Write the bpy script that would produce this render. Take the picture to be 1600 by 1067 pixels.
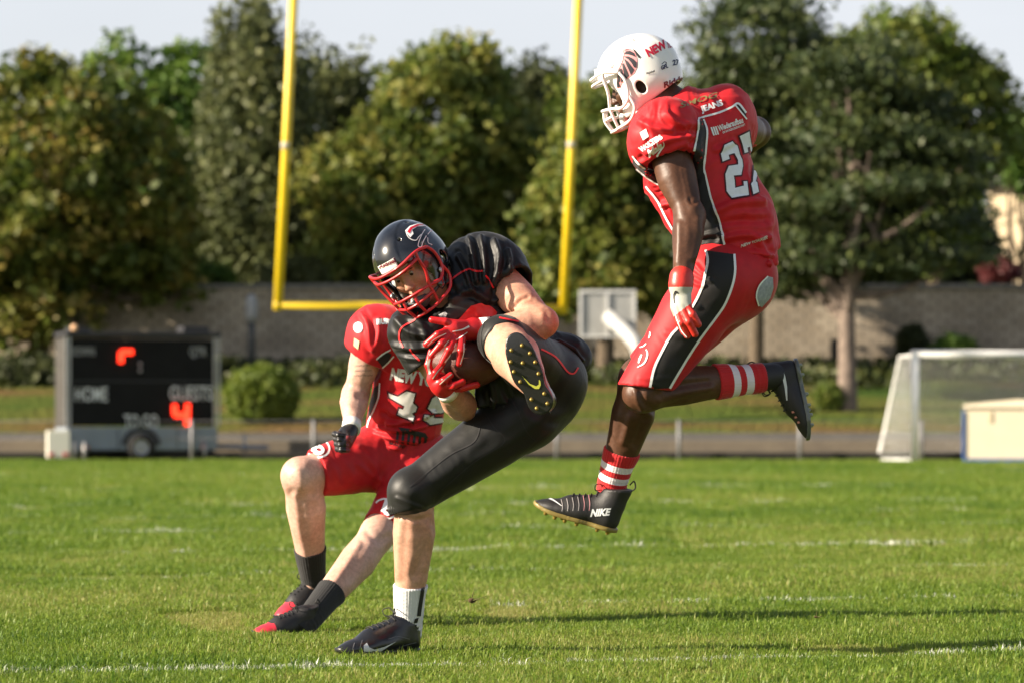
import bpy, bmesh, math, random
import numpy as np
from mathutils import Vector, Matrix
from mathutils.bvhtree import BVHTree
from mathutils.geometry import tessellate_polygon

for o in list(bpy.data.objects):
    bpy.data.objects.remove(o, do_unlink=True)
SC = bpy.context.scene
COL = SC.collection
random.seed(7)
RNG = np.random.default_rng(7)
R = math.radians

# ---------------------------------------------------------------- camera
CAM_H = 0.842          # a kneeling photographer beside the field
FPX = 6000.0           # focal length in photograph pixels (135 mm on 36 mm)
HOR = 654.0
cd = bpy.data.cameras.new('camera')
cam = bpy.data.objects.new('camera', cd)
COL.objects.link(cam)
cam.location = (0, 0, CAM_H)
cam.rotation_euler = (R(90), 0, 0)
cd.lens = 135.0
cd.sensor_width = 36.0
cd.shift_y = (HOR - 533.5) / 1600.0
cd.clip_start = 0.1
cd.clip_end = 2000.0
cd.dof.use_dof = True
cd.dof.focus_distance = 13.45
cd.dof.aperture_fstop = 4.3
SC.camera = cam

# ---------------------------------------------------------------- sky, sun, exposure
SUN_EL, SUN_AZ = 24.0, 14.0      # light comes from the left, a little from the camera's side
wd = bpy.data.worlds.new('World')
SC.world = wd
wd.use_nodes = True
nt = wd.node_tree
nt.nodes.clear()
wo = nt.nodes.new('ShaderNodeOutputWorld')
bg = nt.nodes.new('ShaderNodeBackground')
sk = nt.nodes.new('ShaderNodeTexSky')
sk.sky_type = 'NISHITA'
sk.sun_disc = False
sk.sun_elevation = R(SUN_EL)
_sd = Vector((-math.cos(R(SUN_AZ)), -math.sin(R(SUN_AZ)), 0))
sk.sun_rotation = math.atan2(_sd.x, _sd.y)
sk.air_density = 1.0
sk.dust_density = 2.2
sk.ozone_density = 1.0
# thin cloud veil over the whole sky, thicker towards the horizon
tc = nt.nodes.new('ShaderNodeTexCoord')
mp = nt.nodes.new('ShaderNodeMapping')
mp.inputs['Scale'].default_value = (1.0, 1.0, 3.2)
nz = nt.nodes.new('ShaderNodeTexNoise')
nz.inputs['Scale'].default_value = 3.0
nz.inputs['Detail'].default_value = 6.0
nz.inputs['Roughness'].default_value = 0.55
sep = nt.nodes.new('ShaderNodeSeparateXYZ')
hz = nt.nodes.new('ShaderNodeMapRange')
hz.inputs['From Min'].default_value = 0.0
hz.inputs['From Max'].default_value = 0.6
hz.inputs['To Min'].default_value = 0.92
hz.inputs['To Max'].default_value = 0.12
rmp = nt.nodes.new('ShaderNodeMapRange')
rmp.inputs['From Min'].default_value = 0.3
rmp.inputs['From Max'].default_value = 0.7
rmp.inputs['To Min'].default_value = -0.10
rmp.inputs['To Max'].default_value = 0.10
adn = nt.nodes.new('ShaderNodeMath')
adn.operation = 'ADD'
adn.use_clamp = True
mxs = nt.nodes.new('ShaderNodeMix')
mxs.data_type = 'RGBA'
mxs.inputs[7].default_value = (7.0, 7.2, 7.7, 1)
nt.links.new(tc.outputs['Generated'], mp.inputs['Vector'])
nt.links.new(tc.outputs['Generated'], sep.inputs['Vector'])
nt.links.new(sep.outputs['Z'], hz.inputs['Value'])
nt.links.new(mp.outputs['Vector'], nz.inputs['Vector'])
nt.links.new(nz.outputs['Fac'], rmp.inputs['Value'])
nt.links.new(hz.outputs['Result'], adn.inputs[0])
nt.links.new(rmp.outputs['Result'], adn.inputs[1])
nt.links.new(adn.outputs[0], mxs.inputs[0])
nt.links.new(sk.outputs['Color'], mxs.inputs[6])
nt.links.new(mxs.outputs[2], bg.inputs['Color'])
bg.inputs['Strength'].default_value = 0.05
nt.links.new(bg.outputs['Background'], wo.inputs['Surface'])

sl = bpy.data.lights.new('sun', 'SUN')
sl.energy = 5.0
sl.angle = R(0.5)
sl.color = (1.0, 0.87, 0.69)
sun = bpy.data.objects.new('sun', sl)
COL.objects.link(sun)
_ld = Vector((math.cos(R(SUN_EL)) * math.cos(R(SUN_AZ)), math.cos(R(SUN_EL)) * math.sin(R(SUN_AZ)), -math.sin(R(SUN_EL))))
sun.rotation_euler = _ld.to_track_quat('-Z', 'Y').to_euler()
sun.location = (-30, -6, 15)

SC.view_settings.view_transform = 'Standard'
SC.view_settings.look = 'None'
SC.view_settings.gamma = 1.0
SC.view_settings.use_curve_mapping = False
SC.view_settings.exposure = 1.4
SC.cycles.use_denoising = True
SC.cycles.max_bounces = 8
SC.cycles.transparent_max_bounces = 12
SC.cycles.sample_clamp_indirect = 6.0
# ================================================================ helpers
def W(px, py, d):
    """photograph pixel at a real distance d -> world point"""
    return np.array(((px - 800.0) * d / FPX, d, CAM_H + (HOR - py) * d / FPX))

def nrm(v):
    v = np.asarray(v, float)
    return v / (np.linalg.norm(v) + 1e-12)

# ---------------------------------------------------------------- materials
MATS = {}
def mat(name, col=(.5, .5, .5), rough=.6, metal=0., spec=.5, noise=0., nscale=20., bump=0., bscale=200., bdist=.002,
        sheen=0., sss=0., coat=0., emit=None, translucent=0., alpha=1., col2=None):
    if name in MATS:
        return MATS[name]
    m = bpy.data.materials.new(name)
    m.use_nodes = True
    n, l = m.node_tree.nodes, m.node_tree.links
    b = n['Principled BSDF']
    b.inputs['Base Color'].default_value = (*col, 1)
    b.inputs['Roughness'].default_value = rough
    b.inputs['Metallic'].default_value = metal
    b.inputs['Specular IOR Level'].default_value = spec
    if sheen:
        b.inputs['Sheen Weight'].default_value = sheen
        b.inputs['Sheen Roughness'].default_value = .4
    if sss:
        b.inputs['Subsurface Weight'].default_value = sss
        b.inputs['Subsurface Radius'].default_value = (.012, .004, .002)
        b.inputs['Subsurface Scale'].default_value = 1.0
    if coat:
        b.inputs['Coat Weight'].default_value = coat
        b.inputs['Coat Roughness'].default_value = .12
    if emit:
        b.inputs['Emission Color'].default_value = (*emit[0], 1)
        b.inputs['Emission Strength'].default_value = emit[1]
    tcn = n.new('ShaderNodeTexCoord')
    if noise or col2:
        t = n.new('ShaderNodeTexNoise')
        t.inputs['Scale'].default_value = nscale
        t.inputs['Detail'].default_value = 5
        l.new(tcn.outputs['Object'], t.inputs['Vector'])
        mr = n.new('ShaderNodeMapRange')
        mr.inputs['From Min'].default_value = .3
        mr.inputs['From Max'].default_value = .7
        l.new(t.outputs['Fac'], mr.inputs['Value'])
        mx = n.new('ShaderNodeMix')
        mx.data_type = 'RGBA'
        c2 = col2 if col2 else tuple(min(1, c * (1 + noise)) for c in col)
        c1 = col if col2 else tuple(c * (1 - noise) for c in col)
        mx.inputs[6].default_value = (*c1, 1)
        mx.inputs[7].default_value = (*c2, 1)
        l.new(mr.outputs['Result'], mx.inputs[0])
        l.new(mx.outputs[2], b.inputs['Base Color'])
    if bump:
        t2 = n.new('ShaderNodeTexNoise')
        t2.inputs['Scale'].default_value = bscale
        t2.inputs['Detail'].default_value = 4
        l.new(tcn.outputs['Object'], t2.inputs['Vector'])
        bp = n.new('ShaderNodeBump')
        bp.inputs['Strength'].default_value = bump
        bp.inputs['Distance'].default_value = bdist
        l.new(t2.outputs['Fac'], bp.inputs['Height'])
        l.new(bp.outputs['Normal'], b.inputs['Normal'])
    if translucent:
        tr = n.new('ShaderNodeBsdfTranslucent')
        tr.inputs['Color'].default_value = (*col, 1)
        ms = n.new('ShaderNodeMixShader')
        ms.inputs[0].default_value = translucent
        l.new(b.outputs['BSDF'], ms.inputs[1])
        l.new(tr.outputs['BSDF'], ms.inputs[2])
        l.new(ms.outputs['Shader'], n['Material Output'].inputs['Surface'])
    MATS[name] = m
    return m

# ---------------------------------------------------------------- objects
def tag(o, label=None, cat=None, group=None, kind=None):
    if label: o['label'] = label
    if cat: o['category'] = cat
    if group: o['group'] = group
    if kind: o['kind'] = kind
    return o

def origin_of(o):
    p = Vector((0, 0, 0))
    while o is not None:
        p = p + o.location
        o = o.parent
    return np.array(p)

def empty(name, loc):
    o = bpy.data.objects.new(name, None)
    o.empty_display_size = .2
    o.location = Vector([float(c) for c in loc])
    COL.objects.link(o)
    return o

def mesh_np(name, v, tris=None, quads=None, smooth=True):
    me = bpy.data.meshes.new(name)
    v = np.asarray(v, np.float32)
    fl = []
    ls = []
    s = 0
    if quads is not None and len(quads):
        quads = np.asarray(quads, np.int32)
        fl.append(quads.ravel()); ls.append(np.arange(len(quads)) * 4); s = quads.size
    if tris is not None and len(tris):
        tris = np.asarray(tris, np.int32)
        fl.append(tris.ravel()); ls.append(np.arange(len(tris)) * 3 + s)
    if not fl:
        return me
    idx = np.concatenate(fl).astype(np.int32)
    ls = np.concatenate(ls).astype(np.int32)
    me.vertices.add(len(v)); me.vertices.foreach_set('co', v.ravel())
    me.loops.add(len(idx)); me.loops.foreach_set('vertex_index', idx)
    me.polygons.add(len(ls)); me.polygons.foreach_set('loop_start', ls)
    me.update(calc_edges=True)
    me.validate()
    me.polygons.foreach_set('use_smooth', np.full(len(me.polygons), smooth))
    return me

def mk(name, v, m, parent=None, tris=None, quads=None, smooth=True, loc=None, faces=None, matfn=None):
    """one mesh object from world-space vertices"""
    v = np.asarray(v, float)
    o0 = origin_of(parent) if parent is not None else (np.asarray(loc, float) if loc is not None else np.zeros(3))
    if faces is not None:
        me = bpy.data.meshes.new(name)
        me.from_pydata([tuple(p) for p in (v - o0)], [], [tuple(f) for f in faces])
        me.update()
        for p in me.polygons: p.use_smooth = smooth
    else:
        me = mesh_np(name, v - o0, tris, quads, smooth)
    ms = m if isinstance(m, (list, tuple)) else [m]
    for x in ms:
        me.materials.append(x)
    if matfn is not None:
        c = np.empty(len(me.polygons) * 3, np.float32)
        me.polygons.foreach_get('center', c)
        me.polygons.foreach_set('material_index', np.asarray(matfn(c.reshape(-1, 3) + o0), np.int32))
    o = bpy.data.objects.new(name, me)
    COL.objects.link(o)
    if parent is not None:
        o.parent = parent
    elif loc is not None:
        o.location = Vector([float(c) for c in loc])
    return o

def box_vf(lo, hi):
    x0, y0, z0 = lo; x1, y1, z1 = hi
    v = [(x0,y0,z0),(x1,y0,z0),(x1,y1,z0),(x0,y1,z0),(x0,y0,z1),(x1,y0,z1),(x1,y1,z1),(x0,y1,z1)]
    f = [(3,2,1,0),(4,5,6,7),(0,1,5,4),(1,2,6,5),(2,3,7,6),(3,0,4,7)]
    return v, f

def bbox(name, lo, hi, m, parent=None, loc=None, bev=0., rot=None, pivot=None):
    """a bevelled box in world space"""
    bm = bmesh.new()
    v, f = box_vf(lo, hi)
    bv = [bm.verts.new(p) for p in v]
    for q in f: bm.faces.new([bv[i] for i in q])
    if bev:
        bmesh.ops.bevel(bm, geom=bm.edges[:], offset=bev, segments=2, affect='EDGES', profile=.5)
    if rot is not None:
        bmesh.ops.rotate(bm, verts=bm.verts[:], cent=pivot, matrix=rot)
    o0 = origin_of(parent) if parent is not None else (np.asarray(loc, float) if loc is not None else np.zeros(3))
    bmesh.ops.translate(bm, verts=bm.verts[:], vec=Vector(-o0))
    me = bpy.data.meshes.new(name)
    bm.to_mesh(me); bm.free()
    me.materials.append(m)
    o = bpy.data.objects.new(name, me)
    COL.objects.link(o)
    if parent is not None: o.parent = parent
    elif loc is not None: o.location = Vector([float(c) for c in loc])
    return o

def catmull(P, n=8, closed=False):
    P = [np.asarray(p, float) for p in P]
    if len(P) < 3 and not closed:
        return np.array([P[0] + (P[-1] - P[0]) * t for t in np.linspace(0, 1, n + 1)])
    out = []
    N = len(P)
    for i in range(N if closed else N - 1):
        p0 = P[i - 1] if (i > 0 or closed) else 2 * P[0] - P[1]
        p1 = P[i]; p2 = P[(i + 1) % N]
        p3 = P[(i + 2) % N] if (i + 2 < N or closed) else 2 * P[-1] - P[-2]
        for k in range(n):
            t = k / n
            out.append(.5 * (2*p1 + (p2-p0)*t + (2*p0-5*p1+4*p2-p3)*t*t + (3*p1-p0-3*p2+p3)*t**3))
    if not closed:
        out.append(P[-1])
    return np.array(out)

def tube(P, r, seg=8, closed=False):
    """verts, quads of a tube swept along points P, r scalar or per point"""
    P = np.asarray(P, float)
    n = len(P)
    rr = np.full(n, r) if np.isscalar(r) else np.asarray(r, float)
    if closed:
        T = np.roll(P, -1, 0) - np.roll(P, 1, 0)
    else:
        T = np.gradient(P, axis=0)
    T /= (np.linalg.norm(T, axis=1)[:, None] + 1e-12)
    ref = np.array((0, 0, 1.)) if abs(T[0][2]) < .9 else np.array((1., 0, 0))
    N0 = nrm(np.cross(T[0], ref))
    V = []
    for i in range(n):
        N0 = nrm(N0 - T[i] * np.dot(N0, T[i]))
        B = np.cross(T[i], N0)
        a = np.arange(seg) * 2 * math.pi / seg
        V.append(P[i] + rr[i] * (np.cos(a)[:, None] * N0 + np.sin(a)[:, None] * B))
    V = np.concatenate(V)
    Q = []
    m = n if closed else n - 1
    for i in range(m):
        j = (i + 1) % n
        for k in range(seg):
            k2 = (k + 1) % seg
            Q.append((i*seg+k, i*seg+k2, j*seg+k2, j*seg+k))
    T3 = []
    if not closed:
        c0 = len(V); V = np.concatenate([V, P[:1], P[-1:]])
        for k in range(seg):
            k2 = (k + 1) % seg
            T3.append((c0, k2, k)); T3.append((c0 + 1, (n-1)*seg+k, (n-1)*seg+k2))
    return V, Q, T3

def tubes(name, lines, r, m, parent=None, seg=8, loc=None, smooth=True):
    V = []; Q = []; T3 = []; s = 0
    for L in lines:
        rr = r
        if isinstance(L, tuple) and len(L) == 2 and not np.isscalar(L[0]) and np.ndim(L[0]) == 2:
            L, rr = L
        v, q, t = tube(L, rr, seg)
        V.append(v); Q += [tuple(i + s for i in f) for f in q]; T3 += [tuple(i + s for i in f) for f in t]
        s += len(v)
    return mk(name, np.concatenate(V), m, parent, tris=T3, quads=Q, smooth=smooth, loc=loc)

# ---------------------------------------------------------------- noise (vectorised value noise)
def _hash(ix, iy, iz):
    h = (ix.astype(np.int64) * 374761393 + iy.astype(np.int64) * 668265263 + iz.astype(np.int64) * 2147483647) & 0xffffffff
    h = ((h ^ (h >> 13)) * 1274126177) & 0xffffffff
    h = h ^ (h >> 16)
    return (h & 0xffff) / 32767.5 - 1.0
def vnoise(p):
    i = np.floor(p).astype(int); f = p - i
    u = f * f * (3 - 2 * f)
    r = 0
    for dx in (0, 1):
        for dy in (0, 1):
            for dz in (0, 1):
                w = (u[:, 0] if dx else 1-u[:, 0]) * (u[:, 1] if dy else 1-u[:, 1]) * (u[:, 2] if dz else 1-u[:, 2])
                r = r + w * _hash(i[:, 0]+dx, i[:, 1]+dy, i[:, 2]+dz)
    return r

# ---------------------------------------------------------------- implicit surfaces
def limb(a, b, prof, sq=None, caps=()):
    """tapered limb from a to b; prof = (r0, r1) or [(t, r), ...]; sq = (direction, factor) flattens the section"""
    a = np.asarray(a, float); b = np.asarray(b, float)
    if np.isscalar(prof[0]): prof = [(0, prof[0]), (1, prof[1])]
    ts = np.array([p[0] for p in prof], float); rs = np.array([p[1] for p in prof], float)
    ab = b - a; L2 = float(ab @ ab) + 1e-12
    rm = rs.max() * (max(1, sq[1]) if sq else 1)
    lo = np.minimum(a, b) - rm; hi = np.maximum(a, b) + rm
    def fn(X, Y, Z):
        dx = X - a[0]; dy = Y - a[1]; dz = Z - a[2]
        t = np.clip((dx*ab[0] + dy*ab[1] + dz*ab[2]) / L2, 0, 1)
        r = np.interp(t, ts, rs) if len(ts) > 2 else rs[0] + (rs[1]-rs[0]) * t
        vx = dx - t*ab[0]; vy = dy - t*ab[1]; vz = dz - t*ab[2]
        q = vx*vx + vy*vy + vz*vz
        if sq:
            u = nrm(sq[0]); s = sq[1]
            vu = vx*u[0] + vy*u[1] + vz*u[2]
            q = q - vu*vu + (vu/s)**2
            d = (np.sqrt(np.maximum(q, 0)) - r) * min(1.0, s ** .5)
        else:
            d = np.sqrt(q) - r
        for c, n in caps:
            n = nrm(n)
            d = np.maximum(d, (X-c[0])*n[0] + (Y-c[1])*n[1] + (Z-c[2])*n[2])
        return d
    return (lo, hi, fn)

def ell(c, ax, rad, caps=()):
    """ellipsoid at c, ax = 3 orthonormal rows, rad = 3 radii"""
    c = np.asarray(c, float); A = np.array([nrm(v) for v in ax]); rad = np.asarray(rad, float)
    ext = np.sqrt(((A * rad[:, None]) ** 2).sum(0))
    def fn(X, Y, Z):
        dx = X-c[0]; dy = Y-c[1]; dz = Z-c[2]
        k0 = 0; k1 = 0
        for i in range(3):
            u = (dx*A[i, 0] + dy*A[i, 1] + dz*A[i, 2]) / rad[i]
            k0 = k0 + u*u; k1 = k1 + (u/rad[i])**2
        k0 = np.sqrt(k0); k1 = np.sqrt(k1) + 1e-9
        d = k0 * (k0 - 1) / k1
        for cc, n in caps:
            n = nrm(n)
            d = np.maximum(d, (X-cc[0])*n[0] + (Y-cc[1])*n[1] + (Z-cc[2])*n[2])
        return d
    return (c - ext, c + ext, fn)

class Field:
    def __init__(s, lo, hi, h):
        s.h = h; s.lo = np.asarray(lo, float)
        n = np.ceil((np.asarray(hi) - s.lo) / h).astype(int) + 1
        s.n = n
        s.ax = [(s.lo[i] + h * np.arange(n[i])).astype(np.float32) for i in range(3)]
        s.f = np.full(n, 1.0, np.float32)
    def _sub(s, lo, hi, m):
        i0 = np.clip(np.floor((lo - m - s.lo) / s.h).astype(int), 0, s.n)
        i1 = np.clip(np.ceil((hi + m - s.lo) / s.h).astype(int) + 1, 0, s.n)
        return tuple(slice(a, b) for a, b in zip(i0, i1))
    def _eval(s, prim, m):
        sl_ = s._sub(prim[0], prim[1], m)
        X = s.ax[0][sl_[0]][:, None, None]; Y = s.ax[1][sl_[1]][None, :, None]; Z = s.ax[2][sl_[2]][None, None, :]
        if X.size * Y.size * Z.size == 0: return sl_, None
        return sl_, prim[2](X, Y, Z).astype(np.float32)
    def add(s, prim, k=0.0):
        sl_, d = s._eval(prim, k + 4 * s.h)
        if d is None: return s
        f = s.f[sl_]
        if k > 0:
            h = np.maximum(k - np.abs(f - d), 0) / k
            s.f[sl_] = np.minimum(f, d) - h*h*k*.25
        else:
            s.f[sl_] = np.minimum(f, d)
        return s
    def cut(s, prim, k=0.0):
        sl_, d = s._eval(prim, k + 4 * s.h)
        if d is None: return s
        f = s.f[sl_]; d = -d
        if k > 0:
            h = np.maximum(k - np.abs(f - d), 0) / k
            s.f[sl_] = np.maximum(f, d) + h*h*k*.25
        else:
            s.f[sl_] = np.maximum(f, d)
        return s
    def mesh(s):
        return surface_nets(s.f, s.lo, s.h)

def field_for(prims, h, pad=.03):
    lo = np.min([p[0] for p in prims], 0) - pad; hi = np.max([p[1] for p in prims], 0) + pad
    return Field(lo, hi, h)

def surface_nets(f, lo, h):
    ins = f < 0
    c = ins[:-1, :-1, :-1].astype(np.int8)
    for d in ((1,0,0),(0,1,0),(0,0,1),(1,1,0),(1,0,1),(0,1,1),(1,1,1)):
        c = c + ins[d[0]:ins.shape[0]-1+d[0], d[1]:ins.shape[1]-1+d[1], d[2]:ins.shape[2]-1+d[2]]
    cells = np.argwhere((c > 0) & (c < 8))
    if len(cells) == 0: return np.zeros((0, 3)), np.zeros((0, 4), int)
    idx = np.full(c.shape, -1, np.int32)
    idx[cells[:, 0], cells[:, 1], cells[:, 2]] = np.arange(len(cells))
    corners = [(a, b, d) for a in (0, 1) for b in (0, 1) for d in (0, 1)]
    val = {q: f[cells[:, 0]+q[0], cells[:, 1]+q[1], cells[:, 2]+q[2]].astype(float) for q in corners}
    acc = np.zeros((len(cells), 3)); cnt = np.zeros(len(cells))
    for i, p in enumerate(corners):
        for q in corners[i+1:]:
            if sum(abs(a-b) for a, b in zip(p, q)) != 1: continue
            va, vb = val[p], val[q]
            m = (va < 0) != (vb < 0)
            t = np.where(m, va / np.where(m, va - vb, 1), 0)
            pt = np.array(p)[None] + t[:, None] * (np.array(q) - np.array(p))[None]
            acc[m] += pt[m]; cnt[m] += 1
    V = (cells + acc / cnt[:, None]) * h + lo
    Q = []
    for ax in range(3):
        a1, a2 = (ax+1) % 3, (ax+2) % 3
        s0 = [slice(1, -1)] * 3; s0[ax] = slice(0, -1)
        s1 = list(s0); s1[ax] = slice(1, None)
        A = ins[tuple(s0)]; B = ins[tuple(s1)]
        e = np.argwhere(A != B)
        if len(e) == 0: continue
        off = np.ones(3, int); off[ax] = 0
        g = e + off
        fl = A[e[:, 0], e[:, 1], e[:, 2]]
        def cid(d1, d2):
            k = g.copy(); k[:, a1] -= d1; k[:, a2] -= d2
            return idx[k[:, 0], k[:, 1], k[:, 2]]
        q = np.stack([cid(1, 1), cid(0, 1), cid(0, 0), cid(1, 0)], 1)
        q[~fl] = q[~fl][:, ::-1]
        Q.append(q)
    Q = np.concatenate(Q)
    Q = Q[(Q >= 0).all(1)]
    return V, Q

def vnormals(V, Q):
    n = np.cross(V[Q[:, 2]] - V[Q[:, 0]], V[Q[:, 3]] - V[Q[:, 1]])
    N = np.zeros_like(V)
    for k in range(4):
        for c in range(3):
            N[:, c] += np.bincount(Q[:, k], n[:, c], len(V))
    return N / (np.linalg.norm(N, axis=1)[:, None] + 1e-12)

def relax(V, Q, it=2, lam=.5):
    n = len(V)
    for _ in range(it):
        acc = np.zeros_like(V); cnt = np.zeros(n)
        for k in range(4):
            a = Q[:, k]; b = Q[:, (k+1) % 4]
            for c in range(3):
                acc[:, c] += np.bincount(a, V[b, c], n) + np.bincount(b, V[a, c], n)
            cnt += np.bincount(a, minlength=n) + np.bincount(b, minlength=n)
        V = V + lam * (acc / np.maximum(cnt, 1)[:, None] - V)
    return V

def bvh(V, Q):
    return BVHTree.FromPolygons([tuple(p) for p in V], [tuple(int(i) for i in q) for q in Q])

# ---------------------------------------------------------------- printing laid on cloth and shells
CAMP = Vector((0, 0, CAM_H))
def ray_px(tree, px, py):
    d = Vector(W(px, py, 10.0)) - CAMP
    d.normalize()
    return tree.ray_cast(CAMP, d)

def lay(name, polys, tree, m, parent, off=.0012, step=5.0, maxjump=.05, extra=None):
    """lay flat print (list of pixel outlines, or (verts, tris) pairs) on the surface held by tree"""
    V = []; T = []
    for pg in polys:
        if isinstance(pg, tuple) and len(pg) == 2 and isinstance(pg[1], np.ndarray):
            P, tr = pg
        else:
            P = np.asarray(pg, float)
            tr = np.array(tessellate_polygon([[Vector((x, y, 0)) for x, y in P]]))
        bm = bmesh.new()
        bv = [bm.verts.new((x, y, 0)) for x, y in P]
        for t in tr:
            try: bm.faces.new([bv[i] for i in t])
            except ValueError: pass
        for _ in range(7):
            le = [e for e in bm.edges if e.calc_length() > step]
            if not le: break
            bmesh.ops.subdivide_edges(bm, edges=le, cuts=1)
            bmesh.ops.triangulate(bm, faces=[f for f in bm.faces if len(f.verts) > 3])
        bm.verts.index_update()
        base = len(V)
        ok = []
        for v in bm.verts:
            h, nn, i, dist = ray_px(tree, v.co.x, v.co.y)
            if h is None:
                V.append((0, 0, 0)); ok.append(False)
            else:
                toc = (CAMP - h).normalized()
                V.append(tuple(h + nn * off + toc * off * .5)); ok.append(True)
        for f in bm.faces:
            ii = [v.index for v in f.verts]
            if not all(ok[i] for i in ii): continue
            pts = [Vector(V[base+i]) for i in ii]
            if max((pts[k]-pts[k-1]).length for k in range(3)) > maxjump: continue
            T.append(tuple(base + i for i in ii))
        bm.free()
    if not T: return None
    V = np.array(V); T = np.array(T)
    fn = np.cross(V[T[:, 1]]-V[T[:, 0]], V[T[:, 2]]-V[T[:, 0]])
    toc = np.array(CAMP)[None] - V[T[:, 0]]
    fl = (fn * toc).sum(1) < 0
    T[fl] = T[fl][:, ::-1]
    if name not in ('lettering', 'tattoo'):
        # each separate patch of cloth print is a piece of its own
        par = list(range(len(V)))
        def find(a):
            while par[a] != a:
                par[a] = par[par[a]]; a = par[a]
            return a
        for a, b_, c in T:
            ra, rb, rc_ = find(a), find(b_), find(c)
            par[rb] = ra; par[find(rc_)] = ra
        lab = np.array([find(a) for a in T[:, 0]])
        keys, cnt = np.unique(lab, return_counts=True)
        last = None
        for k in keys[np.argsort(-cnt)]:
            t = T[lab == k]
            if len(t) < 5 and last is not None: continue
            us, inv = np.unique(t, return_inverse=True)
            o = mk(name, V[us], m, parent, tris=inv.reshape(-1, 3))
            last = last or o
        return last
    us, inv = np.unique(T, return_inverse=True)
    return mk(name, V[us], m, parent, tris=inv.reshape(-1, 3))

def band(pts, w, closed=False, n=6):
    """outline of a stroke of width w (pixels) along pixel points, as verts + tris"""
    P = catmull([np.array((x, y, 0.)) for x, y in pts], n, closed)[:, :2]
    if closed: P = np.vstack([P, P[:1]])
    T = np.gradient(P, axis=0); T /= np.linalg.norm(T, axis=1)[:, None] + 1e-9
    N = np.stack([-T[:, 1], T[:, 0]], 1)
    ww = np.full(len(P), w) if np.isscalar(w) else np.interp(np.linspace(0, 1, len(P)), np.linspace(0, 1, len(w)), w)
    V = np.concatenate([P + N * ww[:, None] / 2, P - N * ww[:, None] / 2])
    k = len(P)
    tr = []
    for i in range(k-1):
        tr += [(i, i+1, k+i+1), (i, k+i+1, k+i)]
    return (V, np.array(tr))

def text_px(s, o, u, v, bold=0.0, shear=0.0, space=1.0):
    """text outlines mapped so that (0,0)->o, one em right -> u, one em up -> v (pixels)"""
    cu = bpy.data.curves.new('t', 'FONT')
    cu.body = s
    cu.size = 1.0
    cu.offset = bold
    cu.shear = shear
    cu.space_character = space
    cu.resolution_u = 3
    ob = bpy.data.objects.new('t', cu)
    COL.objects.link(ob)
    dg = bpy.context.evaluated_depsgraph_get()
    me = bpy.data.meshes.new_from_object(ob.evaluated_get(dg))
    bm = bmesh.new(); bm.from_mesh(me)
    bmesh.ops.triangulate(bm, faces=bm.faces[:])
    bm.verts.index_update()
    P = np.array([(w.co.x, w.co.y) for w in bm.verts])
    tr = np.array([[w.index for w in f.verts] for f in bm.faces])
    bm.free()
    bpy.data.objects.remove(ob, do_unlink=True); bpy.data.curves.remove(cu); bpy.data.meshes.remove(me)
    wid = P[:, 0].max()
    Q = np.asarray(o, float)[None] + P[:, :1] / wid * np.asarray(u, float)[None] + P[:, 1:2] / .73 * np.asarray(v, float)[None]
    return (Q, tr)

def flat_text(name, s, o, u, v, m, parent, bold=.0, depth=.004):
    """text as thin raised letters in a world plane: o corner, u full-width vector, v cap-height vector"""
    P, tr = text_px(s, (0, 0), (1, 0), (0, 1), bold)
    o = np.asarray(o, float); u = np.asarray(u, float); v = np.asarray(v, float)
    V = o[None] + P[:, :1] * u[None] + P[:, 1:2] * v[None]
    return mk(name, V, m, parent, tris=tr, smooth=False)

def uvs(c, r, n=12, m=8, ax=None):
    V = [(0, 0, 1)]
    for i in range(1, m):
        t = math.pi * i / m
        for k in range(n):
            a = 2*math.pi*k/n
            V.append((math.sin(t)*math.cos(a), math.sin(t)*math.sin(a), math.cos(t)))
    V.append((0, 0, -1))
    F_ = []
    for k in range(n):
        F_.append((0, 1+k, 1+(k+1) % n))
        b = 1+(m-2)*n
        F_.append((len(V)-1, b+(k+1) % n, b+k))
    for i in range(m-2):
        for k in range(n):
            a = 1+i*n+k; b = 1+i*n+(k+1) % n
            F_.append((a, a+n, b+n, b))
    V = np.array(V) * np.asarray(r)
    if ax is not None: V = V @ np.array(ax)
    return V + np.asarray(c), F_

# ================================================================ the setting
FIELD_ROT = R(19.0)     # the field lines run off to the right, away from the camera
def wallcol(name, a, b, scale, brick=None, rough=.9, bump=.4, bdist=.02):
    m = mat(name, a, rough, col2=b, nscale=scale, bump=bump, bscale=scale*6, bdist=bdist)
    return m

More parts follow.
